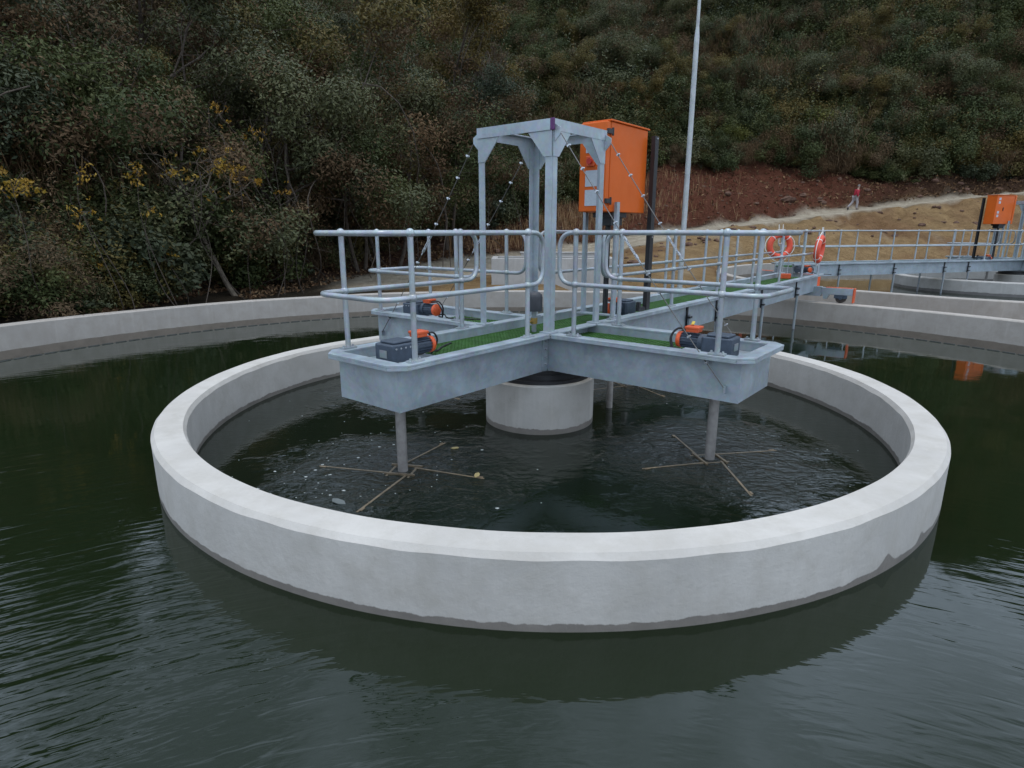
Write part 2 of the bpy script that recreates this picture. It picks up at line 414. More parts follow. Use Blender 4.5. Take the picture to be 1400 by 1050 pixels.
FOOT = [12.7, 17.0, 23.6, 28.6, 33.8, 37.5, 43.5, 47.8, 49.6, 50.4, 50.2]
def hash2(x, y):
    return np.modf(np.abs(np.sin(x * 127.1 + y * 311.7) * 43758.5453))[0]
def vnoise(x, y):
    xi = np.floor(x); yi = np.floor(y); fx = x - xi; fy = y - yi
    fx = fx * fx * (3 - 2 * fx); fy = fy * fy * (3 - 2 * fy)
    a = hash2(xi, yi); b = hash2(xi + 1, yi); c = hash2(xi, yi + 1); d = hash2(xi + 1, yi + 1)
    return (a * (1 - fx) + b * fx) * (1 - fy) + (c * (1 - fx) + d * fx) * fy
def fbm(x, y, o=4):
    s = 0; a = .5
    for i in range(o): s = s + a * vnoise(x * 2 ** i + 17 * i, y * 2 ** i - 9 * i); a *= .5
    return s
def interp_col(t, arr):
    return np.interp(t, TC, arr)
def terrain(x, y):
    x = np.asarray(x, float); y = np.asarray(y, float)
    yy = np.maximum(y, 8.0); t = np.clip(x / yy, TC[0], TC[-1])
    K = PROF.shape[1]
    YK = [np.interp(t, TC, PROF[:, k, 0]) for k in range(K)]; ZK = [np.interp(t, TC, PROF[:, k, 1]) for k in range(K)]
    z = ZK[0].copy()
    for k in range(K - 1):
        f = np.clip((yy - YK[k]) / (YK[k + 1] - YK[k]), 0, 1); z = z + f * (ZK[k + 1] - ZK[k])
    slope = np.clip((z - .3) / 3, 0, 1)
    ro0 = interp_col(t, [r[0] for r in ROADY]); ro1 = interp_col(t, [r[1] for r in ROADY])
    onroad = np.clip(1 - np.maximum(ro0 - yy, yy - ro1) / .6, 0, 1) * (t > -.3)
    rough = (fbm(x * .35, y * .35) - .5) * 1.1 * slope + (fbm(x * 1.1 + 5, y * 1.1, 5) - .5) * 1.15 * np.clip(slope + .08, 0, 1)
    return z + rough * (1 - .93 * onroad)
def tz(x, y): return float(terrain(np.array([x]), np.array([y]))[0])

def axis(parts):
    out = []
    for a, b, st in parts: out += list(np.arange(a, b, st))
    return np.array(out + [parts[-1][1]])
gx = axis([(-190, -60, 6), (-60, -24, 1.5), (-24, 46, .45), (46, 80, 1.5), (80, 210, 6)])
gy = axis([(-120, -20, 8), (-20, 10, 1.0), (10, 56, .42), (56, 100, 1.6), (100, 150, 4), (150, 420, 30)])
GX, GY = np.meshgrid(gx, gy, indexing='ij')
GZ_ = terrain(GX, GY)
X = GX.copy(); Y = GY.copy(); Z = GZ_.copy()
keep = np.ones_like(X, bool)
for c in (C1, C2):
    d = np.hypot(X - c[0], Y - c[1])
    keep &= d > 10.75
    sn = (d < 11.22) & (d > 10.75)
    k = np.where(sn, 11.22 / np.maximum(d, .01), 1)
    X = np.where(sn, c[0] + (X - c[0]) * k, X); Y = np.where(sn, c[1] + (Y - c[1]) * k, Y)
    near = np.clip(1 - (d - 11.0) / 1.5, 0, 1)
    Z = Z * (1 - near) + np.minimum(Z, .25) * near
gap = np.clip(1 - (np.hypot(GX - C1[0], GY - C1[1]) - 11.0) / 7.5, 0, 1) * np.clip(1 - (np.hypot(GX - C2[0], GY - C2[1]) - 11.0) / 7.5, 0, 1)
Z = Z - np.clip(gap * 7, 0, 1) * 1.5
t_ = np.clip(GX / np.maximum(GY, 8), TC[0], TC[-1]); yy = np.maximum(GY, 8)
r0 = interp_col(t_, [r[0] for r in ROADY]); r1 = interp_col(t_, [r[1] for r in ROADY]); ft = interp_col(t_, FOOT)
wob = (fbm(GX * .5, GY * .5) - .5) * 2.4
left = np.clip((t_ + .22) / .12, 0, 1)                 # 0 on the wooded left, 1 on the earthworks
road = np.clip((np.minimum(yy - r0, r1 - yy) + .5 + wob * .18) / .5, 0, 1) * np.clip((t_ + .32) / .08, 0, 1)
ochre = np.clip((r0 + .1 - yy + wob * .2) / .8, 0, 1) * left
red = np.clip(1 - (t_ - .5) / .25, .25, 1) * np.clip((yy - r1 + wob * .3) / .8, 0, 1) * np.clip((ft + 3.5 - yy + wob) / 3.0, 0, 1) * np.clip((t_ + .46) / .2, 0, 1)
brown = np.array([.036, .028, .018]); cO = np.array([.300, .200, .100]); cR = np.array([.108, .040, .024]); cP = np.array([.47, .41, .32])
cM = np.array([.072, .036, .024])
colr = np.zeros(X.shape + (4,)); colr[..., 3] = 1
base = np.broadcast_to(brown, X.shape + (3,)).copy()
tw = np.clip((t_ + .1) / .3, 0, 1)[..., None]
base = base * (1 - red[..., None]) + (cM * (1 - tw) + cR * tw) * red[..., None]
pr = np.clip((t_ - .45) / .25, 0, 1)[..., None]        # far right: red soil fades into ochre spill
base = base * (1 - ochre[..., None]) + cO * ochre[..., None]
ox = (red * np.clip((r1 + 1.3 + wob - yy) / 1.2, 0, 1))[..., None] * pr
base = base * (1 - ox) + (cO * .85) * ox
blot = np.clip((fbm(GX * .28 + 40, GY * .28) - .50) * 7, 0, 1)[..., None] * ochre[..., None] * .6
base = base * (1 - blot) + np.array([.17, .085, .045]) * blot
chalk = np.clip((fbm(GX * .9 + 3, GY * .15 + 7) - .62) * 7, 0, 1)[..., None] * ochre[..., None] * .5
base = base * (1 - chalk) + np.array([.5, .43, .32]) * chalk
base = base * (1 - road[..., None]) + cP * road[..., None]
colr[..., :3] = base
ids = -np.ones(X.shape, int); ids[keep] = np.arange(keep.sum())
V = np.stack([X[keep], Y[keep], Z[keep]], 1)
q = np.stack([ids[:-1, :-1], ids[1:, :-1], ids[1:, 1:], ids[:-1, 1:]], -1).reshape(-1, 4)
q = q[(q >= 0).all(1)]
me = bpy.data.meshes.new('hillside'); me.from_pydata(V.tolist(), [], q.tolist())
ca = me.color_attributes.new('soil', 'FLOAT_COLOR', 'POINT'); ca.data.foreach_set('color', colr[keep].ravel())
me.polygons.foreach_set('use_smooth', [True] * len(me.polygons))
gm, n, p = newmat('soil')
at = N(n, 'ShaderNodeVertexColor'); at.layer_name = 'soil'
pos = wpos(n)
f1 = noise(n, pos, 1.3, 6, .65); f2 = noise(n, pos, 9, 6, .7); f3 = noise(n, scaled(n, pos, (1, 1, .4)), 3.5, 5, .6, 1.0)
c = mixc(n, mapr(n, f1, .3, .7, 0, 1), mixc(n, 1, at.outputs['Color'], (.72, .68, .64), 'MULTIPLY'), mixc(n, 1, at.outputs['Color'], (1.18, 1.16, 1.12), 'MULTIPLY'))
c = mixc(n, mapr(n, f3, .54, .68, 0, .55), c, mixc(n, 1, at.outputs['Color'], (.55, .46, .40), 'MULTIPLY'))
c = mixc(n, mapr(n, f2, .6, .8, 0, .45), c, mixc(n, 1, at.outputs['Color'], (1.5, 1.5, 1.5), 'MULTIPLY'))
n.links.new(c, p.inputs['Base Color']); p.inputs['Roughness'].default_value = .95; p.inputs['Specular IOR Level'].default_value = .1
bump(n, p, mth(n, 'ADD', f2, mth(n, 'ADD', mth(n, 'MULTIPLY', f1, 2), mth(n, 'MULTIPLY', f3, 1.5))), .9, .22)
me.materials.append(gm); me.update()
hill = bpy.data.objects.new('hillside', me); col.objects.link(hill); tag(hill, kind='structure')

# ================================================================== tanks
def tank(c, wallmat, label_wall, n=240):
    t = empty('clarifier_tank', (c[0], c[1], 0), label=label_wall, cat='tank')
    wb = lambda a, r, z: (0.006 * math.sin(a * 23) + .004 * math.sin(a * 61 + 1), .003 * math.sin(a * 17) if z > .2 else 0)
    MB().lathe([(RT, -2.2), (RT, HT - .022), (RT + .022, HT), (RTO - .025, HT), (RTO, HT - .025), (RTO, -2.2)], n, wob=wb).build('wall', wallmat, t, True, sharp=20)
    # toothed weir plate and the channel behind it
    m = MB(); nt_ = 240; st = 2 * PI / nt_
    for j in range(nt_):
        a = j * st; prof = [(a, .016), (a + st * .38, .016), (a + st * .5, -.014), (a + st * .62, .016), (a + st, .016)]
        vs = [(RW * math.cos(x), RW * math.sin(x), z) for x, z in prof] + [(RW * math.cos(x), RW * math.sin(x), -.6) for x, z in prof]
        vs += [((RW + .012) * math.cos(x), (RW + .012) * math.sin(x), z) for x, z in prof] + [((RW + .012) * math.cos(x), (RW + .012) * math.sin(x), -.6) for x, z in prof]
        fs = []
        for i in range(4): fs += [(i, i + 1, i + 6, i + 5), (i + 10, i + 15, i + 16, i + 11), (i, i + 10, i + 11, i + 1)]
        m.add(vs, fs)
    m.build('weir_plate', M['weir'], t)
    MB().lathe([(RW + .012, -.9), (RW + .012, -.62), (RW + .2, -.62), (RT - .0005, -.62), (RT - .0005, -.9)], 120).build('channel_floor', wallmat, t)
    return t
tank(C1, M['tankwall'], 'near round concrete tank with low curved outer wall around the bridge')
tank(C2, M['tankwall'], 'far round concrete tank at the right behind the near tank', 200)
def disc(name, c, r, z, mat, r0=0.0, n=160):
    m = MB()
    if r0 == 0: m.add([(c[0], c[1], z)] + [(c[0] + r * math.cos(2 * PI * j / n), c[1] + r * math.sin(2 * PI * j / n), z) for j in range(n)], [(0, 1 + j, 1 + (j + 1) % n) for j in range(n)])
    else:
        m.add([(c[0] + q * math.cos(2 * PI * j / n), c[1] + q * math.sin(2 * PI * j / n), z) for q in (r0, r) for j in range(n)], [(j, (j + 1) % n, n + (j + 1) % n, n + j)[::-1] for j in range(n)])
    return tag(m.build(name, mat), kind='structure')
disc('water', C1, RI + .05, 0, M['water_inner'])
disc('water', C1, RW - .001, 0, M['water_outer'], RO - .08)
disc('water', C1, RT, -.16, M['water_outer'], RW + .011)
disc('water', C2, RW - .001, 0, M['water_outer'])
disc('water', C2, RT, -.16, M['water_outer'], RW + .011)

def ring(c, mat, label, n=360, cat='wall'):
    rnd = random.Random(4); ph = [rnd.uniform(0, 6.28) for _ in range(8)]
    def wb(a, r, z):
        outer = r > (RO + RI) / 2
        e = .003 * math.sin(a * 5 + ph[0]) + .0015 * math.sin(a * 26 + ph[1])
        fac = 0
        dz = (.003 * math.sin(a * 7 + ph[3]) + .001 * math.sin(a * 31 + ph[4])) if z > .3 else 0
        if z > .3 and z < HR - .01: dz += .003 * math.sin(a * 37 + ph[5]) + .002 * math.sin(a * 63 + ph[6])
        return (e * .6 - fac if outer else e * .5, dz)
    m = MB().lathe([(RI - .02, -2.0), (RI - .02, HR - .045), (RI + .005, HR), (RO - .034, HR), (RO, HR - .036), (RO, -2.0)], n, wob=wb)
    o = m.build('ring_wall', mat, None, True, sharp=18); o.location = (c[0], c[1], 0)
    return tag(o, label, cat)
ring(C1, M['ring'], 'large pale concrete ring wall rising from the water in the foreground')
ring(C2, M['farring'], 'grey concrete ring wall inside the far tank at the right edge', 120)
def column(c, label):
    t = empty('bearing_column', (c[0], c[1], 0), label=label, cat='column')
    MB().lathe([(0, -2), (RC, -2), (RC, .56), (RC - .02, .578), (0, .578)], 64, closed=False).build('column', M['column'], t, True)
    MB().lathe([(0, .579), (.62, .579), (.62, .615), (.56, .620), (.56, .668), (.50, .675), (.50, .70), (0, .70)], 48, closed=False).build('slewing_ring', M['black'], t, True)
    MB().lathe([(0, .701), (.44, .701), (.44, .748), (0, .748)], 48, closed=False).build('steel_drum', M['galvdark'], t, True)
column(C1, 'short round concrete column under the centre of the near bridge')
column(C2, 'short round concrete column under the centre of the far bridge')

# ================================================================== rotating bridge (local axes: x along the long span)
LB = 11.47
BT = .012                                                            # plate thickness
def arm_pts(axis_, s0, s1):          # local (along, across) -> xy
    if axis_ == 'A': return lambda a, b: (-a, -b)
    if axis_ == 'B': return lambda a, b: (a, b)
    if axis_ == 'C': return lambda a, b: (b, -a)
    return lambda a, b: (-b, a)
def bx(m, f, a0, a1, b0, b1, z0, z1):
    x0, y0 = f(a0, b0); x1, y1 = f(a1, b1)
    m.box(((x0 + x1) / 2, (y0 + y1) / 2, (z0 + z1) / 2), (abs(x1 - x0), abs(y1 - y0), z1 - z0))
def post(m, x, y, ang, z0=ZF, r=.025):
    m.cyl((x, y, z0 + .006), (x, y, ZR - .02), r, 12)
    m.ball((x, y, ZR), .040, 12, 8); m.ball((x, y, ZM), .040, 12, 8)
    m.box((x, y, z0 + .008), (.15, .075, .014), ang)
    for s in (-1, 1):
        bxp = x + s * .053 * math.cos(ang); byp = y + s * .053 * math.sin(ang)
        m.cyl((bxp, byp, z0 + .014), (bxp, byp, z0 + .034), .011, 6)
def make_bridge(loc, ang, label):
    t = empty('rotating_bridge', (loc[0], loc[1], 0), ang, label=label, cat='bridge')
    for k in 'ABCD':
        f = arm_pts(k, 0, 0); end = LB if k == 'B' else LA
        st = WB if k in 'CD' else 0.0
        start = WF + .002 if k in 'CD' else (WB if k == 'B' else WB)
        a0 = WB + BT if k in 'CD' else 0.0
        for s in (-1, 1):
            m = MB(); b = s * WB
            bx(m, f, a0, end - (.12 if k != 'B' else .05), b - BT / 2, b + BT / 2, ZW, ZF - .022)
            m.build('side_plate', M['galv'], t, False)
            m = MB()                                                # bent top flange with down-turned lip
            ch = .13 if k != 'B' else 0.0
            fa0 = WF if k in 'CD' else (0.0)
            o_, i_ = s * WF, s * (WB - .012)
            zoff = -.002 if k in 'CD' else 0
            pts = [f(fa0, o_), f(end - ch, o_), f(end - ch, i_), f(fa0, i_)]
            area = sum(pts[i][0] * pts[(i + 1) % 4][1] - pts[(i + 1) % 4][0] * pts[i][1] for i in range(4))
            if area < 0: pts = pts[::-1]
            m.prism(pts, ZF - .022 + zoff, ZF + zoff)
            bx(m, f, WF + .001 if True else fa0, end - ch, s * (WF - .014), s * (WF - .0005), ZF - .05, ZF - .0225)
            m.build('flange', M['galv'], t, False, .004)
        if k != 'B':                                                # closed end with clipped corners
            m = MB(); bx(m, f, end - .12 - BT, end - .12, -WB + BT / 2 + .001, WB - BT / 2 - .001, ZW + .002, ZF - .023)
            m.build('end_plate', M['galv'], t)
            m = MB(); ch = .13
            for pts in ([(end - ch + .0005, -WF), (end, -WF + ch), (end, WF - ch), (end - ch + .0005, WF), (end - ch + .0005, WF - .13), (end - .14, WF - .135), (end - .14, -WF + .135), (end - ch + .0005, -WF + .13)],):
                q = [f(*p_) for p_ in pts]
                ar = sum(q[i][0] * q[(i + 1) % len(q)][1] - q[(i + 1) % len(q)][0] * q[i][1] for i in range(len(q)))
                if ar < 0: q = q[::-1]
                m.prism(q, ZF - .021, ZF + .0015)
            for (p0, p1) in (((end - ch, -WF + .008), (end - .008, -WF + ch)), ((end - .008, -WF + ch), (end - .008, WF - ch)), ((end - .008, WF - ch), (end - ch, WF - .008))):
                a = f(*p0); b = f(*p1); m.bar((*a, ZF - .036), (*b, ZF - .036), .012, .028)
            m.build('end_flange', M['galv'], t, False, .003)
            m = MB(); bx(m, f, end - .92, end - .135, -WB + .01, WB - .01, ZF - .118, ZF - .106)
            m.build('mounting_plate', M['galv'], t)
        # green grating: real bars
        g = MB(); g0 = WB + .01 if k in 'CD' else 0.0; g1 = (end - .925) if k != 'B' else end - .08
        nb = 16
        for i in range(nb + 1):
            b = -WB + .012 + i * (2 * WB - .024) / nb
            bx(g, f, g0, g1, b - .0045, b + .0045, ZF - .124, ZF - .104)
        na = int((g1 - g0) / .052)
        for i in range(na):
            a = g0 + (i + .5) * (g1 - g0) / na
            bx(g, f, a - .0045, a + .0045, -WB + .008, WB - .008, ZF - .1235, ZF - .1055)
        g.build('grating', M['green'], t)
        for i in range(1 if k != 'B' else 7):                      # cross beams below the grating
            a = (1.1 if k != 'B' else .9) + i * 1.55
            m = MB(); bx(m, f, a - .03, a + .03, -WB + .01, WB - .01, ZW + .05, ZF - .142); m.build('cross_beam', M['galvdark'], t)
    # guard rails: closed tube loops, posts with ball joints below them
    rr = .0235; v = .475; i0 = .60
    for k, plist in (('A', (.86, 2.42)), ('C', (.80, 2.36)), ('D', (.93, 2.43))):
        f = arm_pts(k, 0, 0); e = LA + .05
        P = lambda a, b, z: (*f(a, b), z)
        loop = [P(i0, -v, ZR), P(e, -v, ZR), P(e, v, ZR), P(i0, v, ZR), P(i0, v, ZM), P(e - .02, v, ZM), P(e - .02, -v, ZM), P(i0, -v, ZM)]
        rail = MB().tube(fillet(loop, .17, 7), rr, 12, True).build('guardrail', M['galvtube'], t, True)
        for a in plist:
            for s in (-1, 1):
                m = MB(); x, y = f(a, s * v); post(m, x, y, 0 if k == 'A' else PI / 2); m.build('post', M['galvtube'], rail, True)
    for s in (-1, 1):
        loop = [(i0, s * v, ZR), (LB - .15, s * v, ZR), (LB - .15, s * v, ZM), (i0, s * v, ZM)]
        rail = MB().tube(fillet(loop, .15, 7), .0225, 12, True).build('guardrail', M['galvtube'], t, True)
        for a in (.88, 2.6, 4.36, 6.1, 7.85, 9.6, 11.1):
            m = MB(); post(m, a, s * v, 0); m.build('post', M['galvtube'], rail, True)
    # gantry
    g = GG; hw = .045
    for sx in (-1, 1):
        for sy in (-1, 1):
            m = MB()                                                # angle-section leg
            m.box((sx * g, sy * (g - hw + .005), (ZF + GZ - .11) / 2 + .004), (.010, .085, GZ - .11 - ZF - .02))
            m.box((sx * (g - hw - .0005), sy * (g + .0), (ZF + GZ - .11) / 2 + .004), (.080, .010, GZ - .11 - ZF - .02))
            m.box((sx * (g - .03), sy * (g - .03), ZF + .008), (.15, .15, .012))
            m.build('gantry_leg', M['galv'], t)
            for ax in (0, 1):                                       # corner gussets
                m = MB(); T = GZ - .098
                if ax == 0: pts = [(sx * (g + .006), sy * g, T), (sx * (g + .006), sy * (g - .30), T), (sx * (g + .006), sy * (g - .30), T - .02), (sx * (g + .006), sy * (g - .10), T - .26), (sx * (g + .006), sy * g, T - .26)]; nr = (sx, 0, 0)
                else: pts = [(sx * g, sy * (g + .006), T), (sx * (g - .30), sy * (g + .006), T), (sx * (g - .30), sy * (g + .006), T - .02), (sx * (g - .10), sy * (g + .006), T - .26), (sx * g, sy * (g + .006), T - .26)]; nr = (0, sy, 0)
                m.poly(pts, nr, .008).build('gusset', M['galv'], t)
    for s in (-1, 1):
        m = MB(); m.box((0, s * (g + .012), GZ - .055), (2 * g + .03, .012, .11)); m.box((0, s * (g - .035), GZ - .007), (2 * g + .03, .08, .012)); m.build('gantry_beam', M['galv'], t)
        m = MB(); m.box((s * (g + .022), 0, GZ - .056), (.012, 2 * g - .002, .108)); m.box((s * (g - .035), 0, GZ - .020), (.08, 2 * g - .16, .012)); m.build('gantry_beam', M['galv'], t)
    m = MB(); m.box((-g - .02, -g - .012, GZ - .055), (.022, .045, .112)); m.build('paint_mark', M['purple'], t, label='purple marker paint on the near top corner')
    for sx in (-1, 1):                                              # rope lugs on the outer side of the legs
        for sy in (-1, 1):
            m = MB(); x = sx * (g - .02); y0 = sy * (g + .022)
            m.poly([(x, y0, GZ - .05), (x, y0 + sy * .07, GZ - .09), (x, y0 + sy * .07, GZ - .15), (x, y0, GZ - .22)], (sx, 0, 0), .012).build('rope_lug', M['galv'], t)
    # splice plates with bolts in the four inner corners
    for sx in (-1, 1):
        for sy in (-1, 1):
            m = MB(); m.box((sx * (WB + BT + .05), sy * (WB + .012), (ZW + ZF) / 2 - .012), (.10, .008, ZF - ZW - .06))
            pl = m.build('splice_plate', M['galv'], t)
            for i in range(4):
                z = ZW + .08 + i * .085
                MB().cyl((sx * (WB + .055), sy * (WB + .012), z), (sx * (WB + .055), sy * (WB + .034), z), .014, 6).build('bolt', M['clip'], pl)
    # lugs for the ropes near the bottom of the side arms
    for sy in (-1, 1):
        for sx in (-1, 1):
            m = MB(); m.box((sx * (WB + .03), sy * (LA - .24), ZW + .12), (.05, .012, .07)); m.build('rope_lug', M['galv'], t)
    # scraper hangers on the long span
    for a in (3.3, 4.52, 6.95, 9.44):
        for s in (-1, 1):
            h = MB().cyl((a, s * (WB + .055), -1.5), (a, s * (WB + .055), ZF - .2), .03, 10).build('hanger_pipe', M['galvdark'], t, True)
            m = MB(); m.box((a - .0, s * (WB + .0165), ZF - .24), (.05, .018, .42)); m.box((a, s * (WB + .055), ZF - .24), (.085, .07, .03)); m.box((a, s * (WB + .055), ZW + .06), (.085, .07, .03)); m.build('clamp', M['black'], h)
    m = MB().cyl((.95, -.45, -1.2), (.95, -.45, ZW + .05), .04, 12).build('drop_pipe', M['shaft'], t, True)
    # end carriage riding on the tank wall
    cx = (RT + RTO) / 2
    m = MB(); m.box((cx, 0, ZW + .015), (.16, 1.20, .24)); m.box((cx - .02, 0, ZF - .25), (.30, .80, .20)); m.build('carriage_bracket', M['galv'], t, False, .006)
    for s in (-1, 1):
        m = MB(); m.box((cx, s * .965, .785), (.15, .72, .17)); m.poly([(cx - .07, s * .64, .71), (cx - .07, s * .80, .71), (cx - .07, s * .74, .585), (cx - .07, s * .66, .585)], (1, 0, 0), .14)
        cb = m.build('carriage_beam', M['galv'], t, False, .006)
        m = MB(); m.tube([(cx - .05, s * 1.06, HT + .125), (cx - .045, s * 1.06, HT + .125), (cx + .045, s * 1.06, HT + .125), (cx + .05, s * 1.06, HT + .125)], [.10, .12, .12, .10], 24); m.build('wheel', M['wheel'], cb, True)
        m = MB(); m.box((cx - .064, s * 1.06, HT + .17), (.014, .30, .10)); m.cyl((cx - .09, s * 1.06, HT + .125), (cx - .057, s * 1.06, HT + .125), .035, 12); m.build('axle_bracket', M['motor'], cb)
        m = MB(); m.box((cx, s * 1.345, .70), (.20, .03, .36)); m.build('buffer_plate', M['orangered'], cb, False, .006)
        m = MB(); m.box((cx, s * 1.0, .875), (.13, .6, .012)); m.build('warning_strip', M['orangered'], cb)
    return t
BR1 = make_bridge(C1, PHI, 'galvanised steel cross-shaped walkway bridge with green grating over the concrete ring')
BR2 = copy_tree(BR1); BR2.location = (C2[0], C2[1], 0); BR2.rotation_euler = (0, 0, PHI2)
tag(BR2, 'grey steel walkway bridge of the far tank with long two-rail railing', 'bridge')

# ------------------------------------------------------------------ gear motors at the arm ends (local x towards the bridge centre)
def make_motor():
    t = empty('gearmotor', (0, 0, 0))
    zb = 0
    m = MB(); m.prism([(-.16, -.12), (-.12, -.135), (.12, -.135), (.14, -.11), (.14, .11), (.12, .135), (-.12, .135), (-.16, .12)], .0, .19)
    m.prism([(-.12, -.10), (.10, -.10), (.12, 0), (.10, .10), (-.12, .10)], .19, .215); gb = m.build('gearbox', M['motor'], t, False, .012)
    m = MB()
    for sx in (-1, 1):
        for sy in (-1, 1): m.cyl((sx * .10, sy * .155, 0), (sx * .10, sy * .155, .035), .015, 6); m.box((sx * .10, sy * .15, .008), (.05, .06, .016))
    m.build('foot_bolt', M['clip'], gb)
    m = MB().cyl((.14, 0, .11), (.20, 0, .115), .08, 20).cyl((.2, 0, .115), (.40, 0, .115), .062, 20)
    mo = m.build('motor', M['motor'], t, True)
    m = MB()
    for j in range(16):
        a = 2 * PI * j / 16; c, s = math.cos(a), math.sin(a)
        m.box((.30, c * .068, .115 + s * .068), (.19, .020, .005), mat=Matrix.Rotation(a, 3, 'X'))
    m.build('cooling_fin', M['motor'], mo)
    m = MB().tube([(.385, 0, .115), (.392, 0, .115), (.425, 0, .115), (.437, 0, .115)], [.078, .083, .080, .06], 20); m.build('fan_cover', M['orangered'], mo, True)
    m = MB().box((.27, 0, .222), (.13, .12, .035)); m.box((.27, 0, .25), (.15, .135, .028)); m.build('terminal_box', M['orangered'], t, False, .008)
    m = MB().tube(fillet([(.34, .03, .225), (.42, .04, .24), (.49, .06, .16), (.44, .09, .0), (.30, .15, .005)], .08, 6, False), .011, 8)
    m.tube(fillet([(.34, -.02, .225), (.45, -.02, .235), (.53, .0, .13), (.47, .05, .0)], .08, 6, False), .009, 8); m.build('cable', M['black'], t, True)
    m = MB().box((-.164, 0, .10), (.006, .10, .07)); m.build('name_plate', M['galvdark'], gb)
    m = MB()
    for k_ in range(5): m.cyl((-.12 + .055 * k_, -.139, .155), (-.12 + .055 * k_, -.131, .155), .009, 6)
    m.build('cover_bolts', M['clip'], gb)['kind'] = 'stuff'
    m = MB().tube(fillet([(.30, .08, .02), (.42, .15, .05), (.55, .05, .01), (.75, .2, .005), (1.0, .3, .005)], .1, 5, False), .010, 8); m.build('cable', M['black'], t, True)
    return t
zmt = ZF - .105
proto = make_motor()
labs = {'A': 'dark gearmotor with orange terminal box on the front left arm end', 'C': 'dark gearmotor with orange fan cover on the front right arm',
        'D': 'orange-capped dark gearmotor on the rear left arm behind the front arm', 'B': 'orange and dark gearmotor at the foot of the black upright'}
for k, (a, b, dr) in {'A': (-2.22, 0, 0), 'C': (0, -2.2, PI / 2), 'D': (0, 2.22, -PI / 2), 'B': (2.05, .02, PI)}.items():
    o = proto if k == 'A' else copy_tree(proto)
    x, y = w1(a, b); o.location = (x, y, zmt + .003 if k != 'B' else ZF - .1025); o.rotation_euler = (0, 0, PHI + dr)
    tag(o, labs[k], 'motor', 'gearmotors on the bridges')
m_ = copy_tree(proto); x, y = w1(2.05, .02, C2, PHI2); m_.location = (x, y, ZF - .1025); m_.rotation_euler = (0, 0, PHI2 + PI)
tag(m_, 'small dark and orange gearmotor on the far bridge near its cabinet', 'motor', 'gearmotors on the bridges')
m_ = copy_tree(proto); x, y = w1(11.25, .62, C2, PHI2); m_.location = (x, y, .90); m_.rotation_euler = (0, 0, PHI2 + PI / 2)
tag(m_, 'drive motor on the end carriage of the far bridge', 'motor', 'gearmotors on the bridges')
# yellow tag on front right motor's cable
x, y = w1(.04, -1.90); o = MB().box((0, 0, 0), (.10, .03, .012)).build('cable_tag', M['yellow'], None, False, .004); o.location = (x, y, zmt + .29); o.rotation_euler = (0, R(-8), PHI + .3)
tag(o, 'small yellow tag on the front right gearmotor', 'tag')

# ------------------------------------------------------------------ paddle mixers
def mixer(name_lab, a, b, dirs, c=C1, ph=PHI):
    x, y = w1(a, b, c, ph)
    t = empty('paddle_mixer', (x, y, 0), ph, label=name_lab, cat='mixer', group='paddle mixers under the bridge arms')
    MB().cyl((0, 0, -1.6), (0, 0, ZF - .119), .05, 18).build('shaft', M['shaft'], t, True)
    m = MB(); r0 = math.atan2(dirs[0][1], dirs[0][0]); rm = Matrix.Rotation(r0, 3, 'Z')
    for s in (-1, 1):
        m.box(rm @ Vector((0, s * .11, .004)), (.32, .022, .024), mat=rm); m.box(rm @ Vector((s * .11, 0, -.010)), (.022, .32, .024), mat=rm)
    m.box((0, 0, -.035), (.26, .26, .016), r0); m.build('hub_frame', M['rusty'], t)
    for (dx, dy) in dirs:
        d = Vector((dx, dy, 0)); ln = d.length; d.normalize(); nrm = Vector((-d.y, d.x, 0))
        m = MB(); m.bar(d * .08 + Vector((0, 0, -.003)) + nrm * .09, d * ln + Vector((0, 0, -.009)) + nrm * .05, .020, .020)
        pb = m.build('paddle_bar', M['rusty'], t)
        m = MB()
        for q_ in (.42, .68, .94):
            m.box(d * (ln * q_) + nrm * .07 + Vector((0, 0, -.27)), (.06, .02, .50 + .12 * (q_ - .5)), math.atan2(d.y, d.x))
        m.build('paddle_blade', M['rusty'], pb)
    return t
mixer('grey mixer shaft with crossed paddle bars below the front left arm', -2.22, 0, [(-.41, .76), (-.86, -.35), (.31, -.77), (.83, .20)])
mixer('grey mixer shaft with crossed paddle bars below the front right arm', 0, -2.2, [(.50, .58), (.66, -.50), (-.67, -.60), (-.66, .45)])
mixer('mixer below the long span just behind the concrete column', 2.2, 0, [(-.35, -.77), (.75, -.3), (.3, .8), (-.8, .35)])
mixer('mixer below the rear left arm, half hidden by the front arm', 0, 2.2, [(.1, .85), (.85, -.1), (-.1, -.85), (-.85, .1)])

